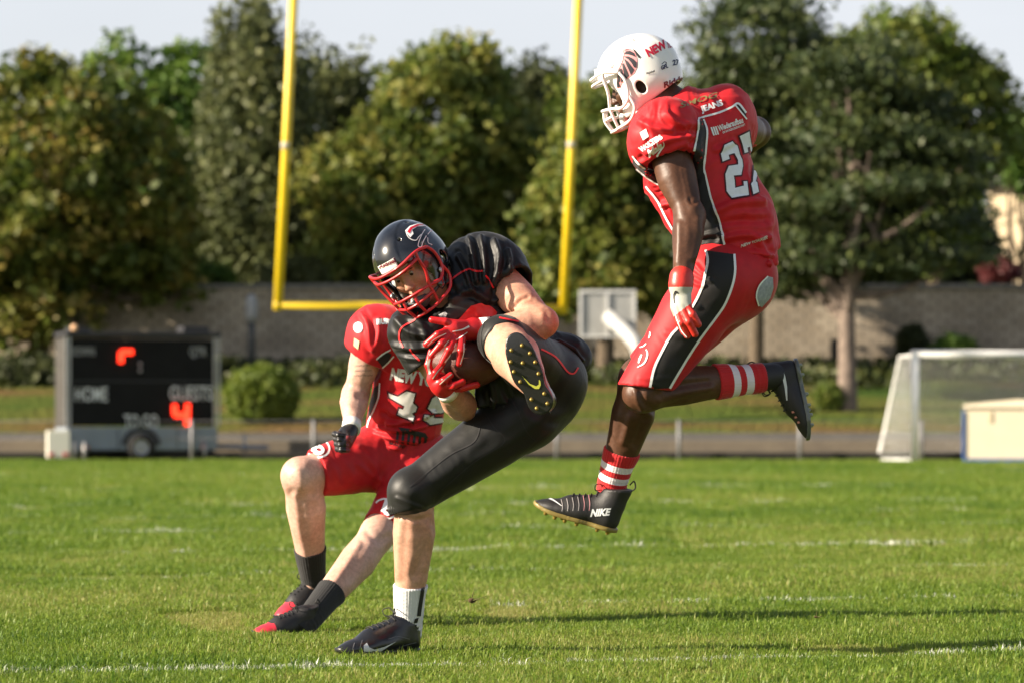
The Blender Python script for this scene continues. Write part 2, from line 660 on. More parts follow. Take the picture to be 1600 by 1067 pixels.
# ---- ground
def ground_mat():
    m = bpy.data.materials.new('turf_soil'); m.use_nodes = True
    n, l = m.node_tree.nodes, m.node_tree.links
    b = n['Principled BSDF']; b.inputs['Roughness'].default_value = .95; b.inputs['Specular IOR Level'].default_value = .1
    t = n.new('ShaderNodeTexCoord')
    mpn = n.new('ShaderNodeMapping'); mpn.inputs['Scale'].default_value = (.35, .35, 1)
    n1 = n.new('ShaderNodeTexNoise'); n1.inputs['Scale'].default_value = 1.0; n1.inputs['Detail'].default_value = 8; n1.inputs['Roughness'].default_value = .65
    n2 = n.new('ShaderNodeTexNoise'); n2.inputs['Scale'].default_value = 60; n2.inputs['Detail'].default_value = 4
    l.new(t.outputs['Object'], mpn.inputs['Vector']); l.new(mpn.outputs['Vector'], n1.inputs['Vector']); l.new(t.outputs['Object'], n2.inputs['Vector'])
    cr = n.new('ShaderNodeValToRGB')
    e = cr.color_ramp.elements
    e[0].position = .3; e[0].color = (.115, .150, .020, 1)
    e[1].position = .75; e[1].color = (.21, .235, .045, 1)
    mx = n.new('ShaderNodeMix'); mx.data_type = 'RGBA'; mx.blend_type = 'MULTIPLY'; mx.inputs[0].default_value = .6
    mr = n.new('ShaderNodeMapRange'); mr.inputs['From Min'].default_value = .3; mr.inputs['From Max'].default_value = .7; mr.inputs['To Min'].default_value = .5; mr.inputs['To Max'].default_value = 1.25
    l.new(n1.outputs['Fac'], cr.inputs['Fac']); l.new(n2.outputs['Fac'], mr.inputs['Value'])
    l.new(cr.outputs['Color'], mx.inputs[6]); l.new(mr.outputs['Result'], mx.inputs[7])
    l.new(mx.outputs[2], b.inputs['Base Color'])
    bp = n.new('ShaderNodeBump'); bp.inputs['Distance'].default_value = .05; bp.inputs['Strength'].default_value = .8
    l.new(n2.outputs['Fac'], bp.inputs['Height']); l.new(bp.outputs['Normal'], b.inputs['Normal'])
    return m
M_TURF = ground_mat()
gx = np.linspace(-140, 140, 15); gy = np.concatenate([np.linspace(-40, 76.5, 14)])
v = [(x, y, 0) for y in gy for x in gx]
q = [(j*15+i, j*15+i+1, (j+1)*15+i+1, (j+1)*15+i) for j in range(len(gy)-1) for i in range(14)]
ground = mk('ground', v, M_TURF, quads=q, smooth=False)
tag(ground, 'flat green grass playing field with faint white lines', kind='structure')
# sheet beyond, reaching the horizon behind the park
mk('terrain', [(-600, 96.5, 1.9), (600, 96.5, 1.9), (600, 900, 4.0), (-600, 900, 4.0)], mat('far_ground', (.05, .06, .02), .95, noise=.3, nscale=.2), faces=[(0, 1, 2, 3)])
bpy.data.objects['terrain']['kind'] = 'structure'

# ---- low terrace steps at the end of the field
M_STEPD = wallcol('step_dark', (.016, .014, .012), (.03, .026, .021), 2.0)
M_STEPB = wallcol('step_beige', (.22, .18, .125), (.16, .13, .095), 1.5)
M_STEPG = wallcol('step_grey', (.11, .105, .10), (.16, .15, .135), 1.5)
def strip(name, y0, y1, z0, z1, m, x=70, label=None):
    o = bbox(name, (-x, y0, z0), (x, y1, z1), m)
    tag(o, kind='structure')
    return o
strip('kerb', 76.5, 78.2, -.3, .17, M_STEPD)
strip('terrace_step', 78.2, 80.2, -.3, .40, M_STEPB)
strip('terrace_step', 80.2, 81.6, -.3, .545, M_STEPG)

# ---- grass bank rising to the wall
def bank_mat():
    m = bpy.data.materials.new('bank_grass'); m.use_nodes = True
    n, l = m.node_tree.nodes, m.node_tree.links
    b = n['Principled BSDF']; b.inputs['Roughness'].default_value = .95; b.inputs['Specular IOR Level'].default_value = .1
    t = n.new('ShaderNodeTexCoord')
    mp_ = n.new('ShaderNodeMapping'); mp_.inputs['Scale'].default_value = (.5, 1.0, 1.0)
    n1 = n.new('ShaderNodeTexNoise'); n1.inputs['Scale'].default_value = .55; n1.inputs['Detail'].default_value = 7
    l.new(t.outputs['Object'], mp_.inputs['Vector']); l.new(mp_.outputs['Vector'], n1.inputs['Vector'])
    cr = n.new('ShaderNodeValToRGB'); e = cr.color_ramp.elements
    e[0].position = .34; e[0].color = (.045, .085, .012, 1)
    e[1].position = .66; e[1].color = (.14, .085, .035, 1)
    k = e.new(.5); k.color = (.095, .11, .02, 1)
    l.new(n1.outputs['Fac'], cr.inputs['Fac']); l.new(cr.outputs['Color'], b.inputs['Base Color'])
    n2 = n.new('ShaderNodeTexNoise'); n2.inputs['Scale'].default_value = 6; n2.inputs['Detail'].default_value = 6
    l.new(t.outputs['Object'], n2.inputs['Vector'])
    bp = n.new('ShaderNodeBump'); bp.inputs['Distance'].default_value = .25
    l.new(n2.outputs['Fac'], bp.inputs['Height']); l.new(bp.outputs['Normal'], b.inputs['Normal'])
    return m
def bank_z(y): return float(np.interp(y, [81.6, 84, 88, 93, 96.6], [.50, .78, 1.25, 1.75, 1.98]))
nx = 141; ys = np.linspace(81.6, 97.2, 26); xs = np.linspace(-70, 70, nx)
V = np.array([(x, y, bank_z(y)) for y in ys for x in xs])
V[:, 2] += .06*vnoise(V*np.array((.7, .9, 1)) + 5) * np.clip((V[:, 1]-81.7)/2, 0, 1)
Q = [(j*nx+i, j*nx+i+1, (j+1)*nx+i+1, (j+1)*nx+i) for j in range(25) for i in range(nx-1)]
M_BANK = bank_mat()
bank = mk('bank', V, M_BANK, quads=Q)
tag(bank, kind='structure')

# ---- block wall with coping
def brick_mat():
    m = bpy.data.materials.new('wall_blocks'); m.use_nodes = True
    n, l = m.node_tree.nodes, m.node_tree.links
    b = n['Principled BSDF']; b.inputs['Roughness'].default_value = .92
    t = n.new('ShaderNodeTexCoord')
    mp_ = n.new('ShaderNodeMapping'); mp_.inputs['Rotation'].default_value = (R(90), 0, 0)
    br = n.new('ShaderNodeTexBrick')
    br.inputs['Scale'].default_value = 1.0
    br.inputs['Brick Width'].default_value = .42; br.inputs['Row Height'].default_value = .16; br.inputs['Mortar Size'].default_value = .02
    br.inputs['Color1'].default_value = (.40, .325, .235, 1); br.inputs['Color2'].default_value = (.52, .435, .33, 1); br.inputs['Mortar'].default_value = (.20, .17, .135, 1)
    n1 = n.new('ShaderNodeTexNoise'); n1.inputs['Scale'].default_value = .8; n1.inputs['Detail'].default_value = 6
    l.new(t.outputs['Object'], mp_.inputs['Vector']); l.new(mp_.outputs['Vector'], br.inputs['Vector']); l.new(t.outputs['Object'], n1.inputs['Vector'])
    mr = n.new('ShaderNodeMapRange'); mr.inputs['From Min'].default_value = .3; mr.inputs['From Max'].default_value = .7; mr.inputs['To Min'].default_value = .7; mr.inputs['To Max'].default_value = 1.15
    mx = n.new('ShaderNodeMix'); mx.data_type = 'RGBA'; mx.blend_type = 'MULTIPLY'; mx.inputs[0].default_value = 1
    l.new(n1.outputs['Fac'], mr.inputs['Value']); l.new(br.outputs['Color'], mx.inputs[6]); l.new(mr.outputs['Result'], mx.inputs[7])
    l.new(mx.outputs[2], b.inputs['Base Color'])
    bp = n.new('ShaderNodeBump'); bp.inputs['Distance'].default_value = .02; bp.invert = True
    l.new(br.outputs['Fac'], bp.inputs['Height']); l.new(bp.outputs['Normal'], b.inputs['Normal'])
    return m
wall = empty('stone_wall', (0, 96.5, 1.9))
tag(wall, 'long grey brown block retaining wall with coping above the grass bank', 'wall')
WT = 4.10
bbox('wall_face', (-70, 96.5, 1.5), (70, 97.0, WT), brick_mat(), wall)
for i in range(88):
    x0 = -33 + i*.75
    o = bbox('coping_stone', (x0 + .004, 96.42, WT + .002), (x0 + .746, 97.08, WT + .11 + .006*((i*7) % 3)), mat('coping', (.20, .185, .16), .9, noise=.2, nscale=4), wall, bev=.012)

# ---- barrier posts along the field end
M_GALV = mat('galvanised', (.20, .20, .21), .6, .3, noise=.15, nscale=8)
posts_px = [870, 1061, 1250, 680, 490, 300, 110, 1440, 1590]
rail = empty('barrier_fence', (0, 76.3, 0))
tag(rail, 'low galvanised barrier of posts and wires along the field end', 'fence')
dF = 76.3
for p in posts_px:
    x = W(p, 0, dF)[0]
    v, q_, t3 = tube(np.array([(x, dF, 0), (x, dF, .83)]), .038, 12)
    mk('post', v, M_GALV, rail, quads=q_, tris=t3)
for z in (.80, .45):
    tubes('wire', [np.array([(x, dF, z) for x in (-30, 0, 30)])], .008, M_GALV, rail, seg=6)

# ---------------------------------------------------------------- plants
def leaf_mat(name, cols, trans=.35):
    if name in MATS: return MATS[name]
    m = bpy.data.materials.new(name); m.use_nodes = True
    n, l = m.node_tree.nodes, m.node_tree.links
    b = n['Principled BSDF']; b.inputs['Roughness'].default_value = .55; b.inputs['Specular IOR Level'].default_value = .35
    at = n.new('ShaderNodeAttribute'); at.attribute_name = 'tint'
    cr = n.new('ShaderNodeValToRGB'); e = cr.color_ramp.elements
    e[0].position = 0; e[0].color = (*cols[0], 1); e[1].position = 1; e[1].color = (*cols[-1], 1)
    for i, c in enumerate(cols[1:-1]):
        k = e.new((i+1)/(len(cols)-1)); k.color = (*c, 1)
    l.new(at.outputs['Fac'], cr.inputs['Fac']); l.new(cr.outputs['Color'], b.inputs['Base Color'])
    tr = n.new('ShaderNodeBsdfTranslucent'); l.new(cr.outputs['Color'], tr.inputs['Color'])
    ms = n.new('ShaderNodeMixShader'); ms.inputs[0].default_value = trans
    l.new(b.outputs['BSDF'], ms.inputs[1]); l.new(tr.outputs['BSDF'], ms.inputs[2])
    l.new(ms.outputs['Shader'], n['Material Output'].inputs['Surface'])
    MATS[name] = m
    return m

def leaves(name, cen, tint, size, m, parent, rng, aspect=1.6, droop=0.0, flat=0.0):
    n = len(cen)
    a = rng.normal(size=(n, 3)); a[:, 2] -= droop
    a /= np.linalg.norm(a, axis=1)[:, None]
    b = rng.normal(size=(n, 3))
    if flat: b[:, 2] *= (1-flat)
    b -= a*(a*b).sum(1)[:, None]; b /= np.linalg.norm(b, axis=1)[:, None] + 1e-9
    s = size*(.65 + .7*rng.random(n))[:, None]
    V = np.stack([cen - a*s*aspect/2, cen + b*s/2, cen + a*s*aspect/2, cen - b*s/2], 1).reshape(-1, 3)
    Q = np.arange(n*4).reshape(-1, 4)
    o = mk(name, V, m, parent, quads=Q, smooth=False)
    at = o.data.attributes.new('tint', 'FLOAT', 'POINT')
    at.data.foreach_set('value', np.repeat(np.clip(tint, 0, 1), 4).astype(np.float32))
    return o

def crown_points(lobes, nclump, per, rng, clump_r, shell=.55, rough=.24):
    """lobes: list of (centre, radii, weight)"""
    w = np.array([l_[2] for l_ in lobes], float); w /= w.sum()
    pick = rng.choice(len(lobes), nclump, p=w)
    d = rng.normal(size=(nclump, 3)); d /= np.linalg.norm(d, axis=1)[:, None]
    r = (shell + (1-shell)*rng.random(nclump)) ** .6
    r *= 1 + rough*vnoise(d*2.6 + pick[:, None]*7.1)
    r = np.where(rng.random(nclump) < rough*.42, r*rng.uniform(1.05, 1.35, nclump), r)
    C = np.array([lobes[i][0] for i in pick]) + d*r[:, None]*np.array([lobes[i][1] for i in pick])
    tc_ = rng.random(nclump)
    k = np.repeat(np.arange(nclump), per)
    off = rng.normal(size=(len(k), 3))*np.array(clump_r)
    return C[k] + off, np.clip(.75*tc_[k] + .25*rng.random(len(k)), 0, 1), C

def tree(name, label, base, h, lobes, m, trunk_r=.22, nclump=330, per=38, size=.16, clump_r=(.34, .34, .26), seed=0, bark=None, droop=0., group='trees behind the wall', flat=0., limbs=9, cat='tree', tilt=0.):
    rng = np.random.default_rng(seed)
    t = empty(name, base)
    tag(t, label, cat, group)
    P, tint, C = crown_points(lobes, nclump, per, rng, clump_r)
    leaves('crown', P, tint, size, m, t, rng, droop=droop, flat=flat)
    base = np.asarray(base, float)
    lines = []
    top = base + np.array((tilt, 0, h*.72))
    tr = catmull([base + np.array((0, 0, -.3)), base + (top-base)*.35 + rng.normal(size=3)*.08, base + (top-base)*.7 + rng.normal(size=3)*.12, top], 5)
    lines.append((tr, np.linspace(trunk_r, .03, len(tr))))
    for i in range(limbs):
        c = C[rng.integers(len(C))]
        t0 = rng.uniform(.3, .8)
        s = tr[int(t0*(len(tr)-1))]
        mid = (s + c)/2 + np.array((0, 0, -.2)) + rng.normal(size=3)*.15
        L = catmull([s, mid, c], 4)
        lines.append((L, np.linspace(trunk_r*(1-t0)*.6 + .03, .015, len(L))))
    tubes('trunk', lines, .1, bark or mat('bark_brown', (.10, .075, .05), .95, noise=.3, nscale=6, bump=.8, bscale=14, bdist=.05), t, seg=9)
    return t

def TL(px, py, d, rx, ry, w=1., rz=None):
    """crown lobe from photograph position and pixel radii"""
    k = d/FPX
    return (W(px, py, d), (rx*k, (rz or rx)*k*.9, ry*k), w*rx*ry)

L_OAK = leaf_mat('leaf_oak', [(.042, .072, .012), (.095, .125, .020), (.19, .195, .034), (.34, .24, .06)], .42)
L_GREEN = leaf_mat('leaf_green', [(.040, .095, .014), (.085, .16, .024), (.15, .22, .034)], .35)
L_WILLOW = leaf_mat('leaf_willow', [(.060, .075, .030), (.105, .125, .046), (.16, .17, .06)], .3)
L_OLIVE = leaf_mat('leaf_olive', [(.045, .076, .013), (.095, .135, .024), (.19, .215, .042), (.29, .25, .06)], .42)
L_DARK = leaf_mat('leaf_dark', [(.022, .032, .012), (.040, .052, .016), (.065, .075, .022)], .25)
L_CEDAR = leaf_mat('leaf_cedar', [(.022, .040, .014), (.045, .066, .020), (.10, .12, .03)], .2)
L_LIGHT = leaf_mat('leaf_light', [(.07, .11, .018), (.12, .17, .028), (.19, .20, .036)], .4)
zb = lambda d: bank_z(d) if d < 97 else 2.0
def B(px, d): return (W(px, 0, d)[0], d, zb(d))

tree('oak_tree', 'broad oak with orange tipped leaves at the left edge, overhanging the wall', B(60, 95), 9.5,
     [TL(60, 300, 95, 170, 190), TL(190, 320, 95, 120, 140), TL(20, 420, 94, 80, 130, .8), TL(45, 140, 95, 55, 75, .45), TL(75, 95, 95, 22, 40, .5), TL(150, 190, 96, 90, 80, .55), TL(250, 400, 96, 80, 70, .6)], L_OAK, .3, 700, 34, .17, (.22, .22, .17), 1)
tree('leafy_tree', 'bright green broadleaf tree with thin upper branches behind the oak', B(255, 106), 10.5,
     [TL(270, 260, 106, 100, 130), TL(230, 150, 106, 70, 50, .35), TL(300, 120, 106, 60, 45, .45), TL(180, 85, 106, 30, 26, .35), TL(150, 110, 106, 25, 16, .3), TL(290, 75, 106, 20, 22, .4), TL(320, 370, 106, 80, 80, .8)], L_GREEN, .2, 420, 34, .17, (.22, .22, .17), 2)
tree('willow_tree', 'tall grey green willow rising beside the left upright of the goalposts', B(400, 101), 12,
     [TL(405, 190, 101, 85, 130), TL(385, 70, 101, 50, 70, .6), TL(420, 330, 101, 95, 120), TL(345, 300, 101, 50, 130, .8)], L_WILLOW, .25, 600, 36, .13, (.2, .2, .42), 3, droop=.8)
tree('willow_tree', 'shorter grey green willow between the goalpost upright and the middle tree', B(520, 104), 10,
     [TL(510, 210, 104, 75, 110), TL(540, 150, 104, 50, 60, .5), TL(500, 350, 104, 80, 110)], L_WILLOW, .22, 460, 36, .13, (.22, .22, .36), 4, droop=.6)
tree('leafy_tree', 'large rounded olive green tree in the middle behind the goalposts', B(690, 100), 10.5,
     [TL(690, 210, 100, 125, 130), TL(600, 300, 99, 95, 110), TL(770, 270, 101, 90, 130), TL(720, 110, 100, 80, 55, .7), TL(560, 390, 99, 75, 70, .7), TL(680, 390, 100, 110, 70, .8), TL(505, 280, 99, 40, 50, .3)], L_OLIVE, .28, 850, 34, .16, (.21, .21, .16), 5)
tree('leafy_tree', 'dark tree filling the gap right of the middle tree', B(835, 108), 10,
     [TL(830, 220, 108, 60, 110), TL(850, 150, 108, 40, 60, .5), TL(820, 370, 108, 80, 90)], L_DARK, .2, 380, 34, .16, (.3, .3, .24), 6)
tree('leafy_tree', 'yellow green tree with orange leaves beside the right upright', B(945, 93.5), 8.5,
     [TL(950, 240, 93.5, 85, 110), TL(900, 330, 93, 75, 80), TL(960, 410, 93, 90, 90), TL(880, 430, 93, 50, 60, .6), TL(930, 150, 94, 55, 45, .5), TL(1040, 330, 94, 60, 130, .8)], L_OLIVE, .24, 620, 34, .16, (.20, .20, .15), 7)
tree('pine_tree', 'dark pine with bare trunk behind the leaping player', B(1180, 90), 11.5,
     [TL(1185, 60, 90, 95, 70), TL(1160, 150, 90, 90, 60), TL(1230, 130, 90, 70, 60), TL(1170, 260, 90, 110, 80), TL(1150, 370, 90, 90, 50, .7)], L_CEDAR, .2, 620, 36, .11, (.36, .36, .12), 8, flat=.5, group='evergreens on the bank')
# cedar: layered plates
ced = []
rngc = np.random.default_rng(5)
for i in range(26):
    yy = 70 + i*15.0
    half = np.interp(yy, [60, 150, 280, 380, 470], [70, 130, 190, 215, 190])
    px = 1350 + rngc.uniform(-1, 1)*half*.72
    ced.append(TL(px, yy, 87 + rngc.uniform(-1, 1), half*.5, 17, 3.0, half*.6))
ced += [TL(1350, 250, 87, 90, 160, .6)]
tree('cedar_tree', 'broad layered cedar with grey trunk standing on the bank', B(1325, 86), 10, ced, L_CEDAR, .24, 1000, 36, .11, (.34, .34, .09), 9, flat=.6, bark=mat('bark_grey', (.17, .13, .105), .95, noise=.35, nscale=5, bump=.8, bscale=12, bdist=.05), group='evergreens on the bank', limbs=22)
tree('leafy_tree', 'light yellow green tree rising behind the cedar at the right', B(1460, 108), 11,
     [TL(1430, 110, 108, 85, 80), TL(1500, 180, 108, 80, 100, .8), TL(1340, 110, 108, 60, 60, .6), TL(1390, 60, 108, 60, 40, .4), TL(1570, 190, 108, 40, 40, .2), TL(1460, 320, 108, 70, 90)], L_LIGHT, .24, 520, 32, .17, (.25, .25, .18), 10)
tree('leafy_tree', 'green tree at the far right edge in front of the cream house', B(1600, 112), 8,
     [TL(1600, 225, 112, 40, 40, .5), TL(1620, 260, 112, 35, 30, .4)], L_GREEN, .16, 110, 30, .17, (.34, .34, .24), 12)
# darker second row that closes the gaps
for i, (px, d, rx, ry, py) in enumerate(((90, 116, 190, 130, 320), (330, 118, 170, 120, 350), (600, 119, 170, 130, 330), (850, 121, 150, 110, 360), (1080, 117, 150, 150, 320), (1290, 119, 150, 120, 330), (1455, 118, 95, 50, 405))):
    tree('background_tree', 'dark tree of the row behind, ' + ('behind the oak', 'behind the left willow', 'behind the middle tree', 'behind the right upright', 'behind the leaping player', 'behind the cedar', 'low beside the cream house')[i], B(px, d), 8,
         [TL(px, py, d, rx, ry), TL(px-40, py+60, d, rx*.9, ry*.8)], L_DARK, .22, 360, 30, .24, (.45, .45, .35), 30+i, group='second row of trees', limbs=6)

def bush(name, label, c, rad, m, seed, n=260, per=34, size=.07, cl=.07, group='shrubs on the bank'):
    rng = np.random.default_rng(seed)
    b0 = (c[0], c[1], c[2]-rad[2])
    t = empty(name, b0); tag(t, label, 'shrub', group)
    P, tint, C = crown_points([(c, rad, 1.)], n, per, rng, (cl, cl, cl), .8, .03 if name == 'round_bush' else .15)
    leaves('foliage', P, tint, size, m, t, rng)
    lines = []
    for i in range(8):
        e = C[rng.integers(len(C))]
        L = catmull([np.array(b0) + np.array((0, 0, -.1)), (np.array(b0)+e)/2 + rng.normal(size=3)*.05, e], 4)
        lines.append((L, np.linspace(.03, .008, len(L))))
    tubes('stem', lines, .02, mat('bark_brown'), t, seg=6)
    return t
k84 = 84/FPX
bush('round_bush', 'clipped round green bush right of the scoreboard trailer', W(409, 617, 84), (54*k84, 50*k84, 44*k84), leaf_mat('leaf_bush', [(.09, .14, .016), (.14, .19, .024), (.19, .23, .034)], .25), 51, 420, 40, .06, .05)
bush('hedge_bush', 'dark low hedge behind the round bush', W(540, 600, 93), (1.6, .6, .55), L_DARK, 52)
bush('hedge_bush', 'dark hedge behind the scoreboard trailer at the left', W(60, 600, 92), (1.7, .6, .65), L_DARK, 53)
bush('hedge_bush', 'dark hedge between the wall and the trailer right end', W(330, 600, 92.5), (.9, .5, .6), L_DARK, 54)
bush('box_bush', 'dark clipped upright bush against the wall left of the goal', W(1427, 545, 95.4), (.34, .3, .55), L_DARK, 55, 160)
bush('round_bush', 'low green bush on the bank above the goal crossbar', W(1490, 552, 94.5), (.55, .4, .35), L_GREEN, 56, 180)
bush('round_bush', 'small yellow green shrub beside the cedar trunk', W(1296, 620, 86), (.25, .25, .2), L_LIGHT, 57, 80)
bush('red_bush', 'reddish shrub on top of the wall before the cream house', W(1560, 424, 99), (.42, .35, .22), leaf_mat('leaf_red', [(.10, .02, .02), (.16, .035, .035)], .2), 58, 120)
for i, (px, py, d) in enumerate(((660, 430, 98.6), (300, 438, 98.6), (470, 430, 98.6))):
    bush('wall_shrub', 'green shrub just behind the wall top, ' + ('below the middle tree', 'left of the goalposts', 'near the left upright')[i], W(px, py, d), (1.1, .5, .45), (L_OLIVE, L_GREEN, L_WILLOW)[i], 60+i, 200, group='shrubs behind the wall')

# ---- houses behind
M_CREAM_W = mat('house_cream', (.62, .50, .33), .9, noise=.06, nscale=2)
M_ROOF = mat('house_roof', (.16, .15, .15), .85, noise=.2, nscale=8)
def house(label, px0, px1, d, z0, ztop, depth, rot=0., wins=()):
    x0 = W(px0, 0, d)[0]; wd_ = W(px1, 0, d)[0] - x0
    c, s = math.cos(rot), math.sin(rot)
    h = empty('house', (x0, d, z0)); tag(h, label, 'house', 'houses behind the trees')
    T = lambda x, y, z: np.array((x0 + x*c - y*s, d + x*s + y*c, z))
    def bx(name, lo, hi, m, par):
        v, f_ = box_vf(lo, hi)
        return mk(name, [T(*p) for p in v], m, par, faces=f_, smooth=False)
    bx('house_wall', (0, 0, z0), (wd_, depth, ztop), M_CREAM_W, h)
    ym = depth/2; zr = ztop + depth*.28
    a, b_ = -.3, wd_ + .3
    v = [T(a, -.4, ztop-.05), T(b_, -.4, ztop-.05), T(b_, ym, zr), T(a, ym, zr), T(a, depth+.4, ztop-.05), T(b_, depth+.4, ztop-.05),
         T(a, -.4, ztop+.10), T(b_, -.4, ztop+.10), T(b_, ym, zr+.15), T(a, ym, zr+.15), T(a, depth+.4, ztop+.10), T(b_, depth+.4, ztop+.10)]
    f_ = [(6, 7, 8, 9), (9, 8, 11, 10), (0, 3, 2, 1), (3, 4, 5, 2), (0, 1, 7, 6), (4, 10, 11, 5), (0, 6, 9, 3), (3, 9, 10, 4), (1, 2, 8, 7), (2, 5, 11, 8)]
    mk('roof', v, M_ROOF, h, faces=f_, smooth=False)
    for (wx, wz, ww, wh) in wins:
        w_ = bx('window', (wx-ww/2-.08, -.05, wz-.08), (wx+ww/2+.08, -.002, wz+wh+.08), mat('window_frame', (.7, .7, .68), .6), h)
        bx('pane', (wx-ww/2, -.062, wz), (wx+ww/2, -.052, wz+wh), mat('pane', (.03, .035, .04), .08, spec=.8), w_)
    return h
house('cream rendered house at the right edge behind the trees', 1543, 1860, 128, 1.5, 8.6, 7, R(-24), ((2.2, 5.6, 1.1, 1.3), (4.8, 5.6, 1.1, 1.3), (2.2, 2.6, 1.1, 1.3)))
house('low house with grey roof hidden behind pine and cedar', 1190, 1290, 126, 1.5, 6.6, 6, R(-20))
house('cream house with tall gable seen between the middle trees', 768, 798, 113.5, 1.5, 7.0, 5, R(-20))

# ---- lamp post before the wall
lp = empty('lamp_post', W(393, 0, 94.5) * np.array((1, 1, 0)) + np.array((0, 0, bank_z(94.5))))
tag(lp, 'grey steel post in front of the wall left of the goalposts', 'post')
xl = W(393, 0, 94.5)[0]
v, q_, t3 = tube(np.array([(xl, 94.5, bank_z(94.5)-.2), (xl, 94.5, 2.9), (xl, 94.5, 3.2)]), np.array([.12, .10, .10]), 12)
mk('pole', v, mat('pole_dark', (.07, .07, .07), .6, noise=.3, nscale=5), lp, quads=q_, tris=t3)
v, q_, t3 = tube(np.array([(xl, 94.5, 3.2), (xl, 94.5, 3.35), (xl, 94.5, 3.75), (xl, 94.5, 3.9)]), np.array([.11, .16, .15, .05]), 12)
mk('lamp_head', v, mat('lamp_grey', (.33, .33, .33), .5), lp, quads=q_, tris=t3)
# dark tree stumps and posts against the wall
for px, py0, py1, w_ in ((937, 522, 585, .42), (1304, 530, 592, .22)):
    a = W(px, py1, 95.6); b = W(px, py0, 95.6)
    v, q_, t3 = tube(np.array([(a[0], 95.6, 1.7), (a[0], 95.6, b[2]*.6+1.7*.4), (b[0], 95.6, b[2])]), np.array([w_/2, w_/2*.95, w_/2*.9]), 10)
    o = mk('dark_post', v, mat('post_dark', (.03, .027, .022), .9, noise=.3, nscale=8), None, quads=q_, tris=t3)
    tag(o, 'dark weathered post against the wall ' + ('below the basketball backboard' if px < 1000 else 'left of the cedar trunk'), 'post', 'dark posts by the wall')

# ---- dark leaf cover added to stand in for shade on the upper bank
rgv = np.random.default_rng(77)
n_ = 26000
yy = rgv.uniform(90.5, 96.3, n_); xx = rgv.uniform(-16, 16, n_)
dn = vnoise(np.stack([xx*.5, yy*.5, 0*xx], 1) + 4)
keep = rgv.random(n_) < np.clip((yy - 91.5)/3.2 + dn*.7, 0, 1)
xx, yy = xx[keep], yy[keep]
zz = np.array([bank_z(q) for q in yy]) + rgv.random(len(yy))**2*.45
iv = leaves('shade_cover', np.stack([xx, yy, zz], 1), np.clip(.5*rgv.random(len(xx)) + .3*dn[keep] + .2, 0, 1), .13, leaf_mat('leaf_shade', [(.022, .034, .010), (.045, .065, .014), (.09, .09, .022)], .2), None, rgv)
tag(iv, 'low dark leaves added to stand in for shade at the foot of the wall', 'plants', kind='stuff')
# ================================================================ equipment at the far end
CF, SF = math.cos(FIELD_ROT), math.sin(FIELD_ROT)
def frame(origin, rot):
    c, s = math.cos(rot), math.sin(rot)
    o = np.asarray(origin, float)
    return lambda x, y, z: o + np.array((x*c - y*s, x*s + y*c, z))

# ---- yellow goalposts
M_YEL = mat('goal_yellow', (.72, .50, .015), .4, noise=.06, nscale=6, spec=.5)
dG = 71.4
gl_ = W(434, 0, dG)[0]
g0 = np.array((gl_, dG, 0)); 
gp = empty('goalposts', g0 + np.array((2.67, .9, 0)))
tag(gp, 'yellow American football goalposts with tall uprights behind the players', 'goalposts')
fr_ = frame(g0, FIELD_ROT)
zc = 2.95; wid = 5.64
def gtube(name, pts, r, par=gp, m=M_YEL, seg=14):
    v, q, t = tube(np.array(pts), r, seg)
    return mk(name, v, m, par, quads=q, tris=t)
gtube('crossbar', [fr_(-.07, 0, zc), fr_(wid/2, 0, zc-.01), fr_(wid+.07, 0, zc-.02)], .075)
lean = .052
u1 = gtube('upright', [fr_(0, 0, zc-.10), fr_(lean*3.4, 0, zc+3.2), fr_(lean*9.2, 0, zc+9.2)], .085)
u2 = gtube('upright', [fr_(wid, 0, zc-.12), fr_(wid+lean*3.4, 0, zc+3.2), fr_(wid+lean*9.2, 0, zc+9.2)], .085)
M_COL = mat('collar_grey', (.45, .42, .34), .5)
for x0, zz, u in ((0, 2.9, u1), (wid, 3.05, u2)):
    v, q, t = tube(np.array([fr_(x0 + lean*zz, 0, zc+zz), fr_(x0 + lean*(zz+.12), 0, zc+zz+.12)]), .09, 14)
    mk('collar', v, M_COL, u, quads=q, tris=t)
gtube('support_post', [fr_(wid/2, 1.6, 0), fr_(wid/2, 1.6, 1.9), fr_(wid/2, 1.2, 2.6), fr_(wid/2, .5, 2.88), fr_(wid/2, 0, zc-.02)], .1)

# ---- white training goal with net
M_GW = mat('goal_white', (.78, .78, .77), .4)
dS = 75.0
sg = np.array((W(1430, 0, dS)[0], dS, 0))
fs = frame(sg, FIELD_ROT)
goal = empty('soccer_goal', sg); tag(goal, 'white soccer goal with net at the right edge of the field', 'goal')
gh, gw_, gd = 2.10, 5.0, 1.75
gtube('post', [fs(0, 0, 0), fs(0, 0, gh)], .075, goal, M_GW)
gtube('post', [fs(gw_, 0, 0), fs(gw_, 0, gh)], .075, goal, M_GW)
gtube('crossbar', [fs(-.06, 0, gh+.01), fs(gw_+.06, 0, gh+.01)], .075, goal, M_GW)
for x in (0, gw_):
    gtube('net_bracket', [fs(x, 0, gh-.02), fs(x, .7, gh-.03), fs(x, gd, .04), fs(x, gd, .03)], .028, goal, M_GW, 8)
    gtube('ground_bar', [fs(x, 0, .03), fs(x, gd, .03)], .03, goal, M_GW, 8)
gtube('ground_bar', [fs(0, gd, .03), fs(gw_, gd, .03)], .03, goal, M_GW, 8)
prof = catmull([np.array((0, .7, gh-.05)), np.array((0, 1.05, 1.5)), np.array((0, 1.4, .75)), np.array((0, gd, .05))], 6)
lines = []
st = .125
sidep = [(0, gh)] + [(.7, gh-.05)] + [(p[1], p[2]) for p in prof[1:]]
sy = np.array([p[0] for p in sidep]); sz = np.array([p[1] for p in sidep])
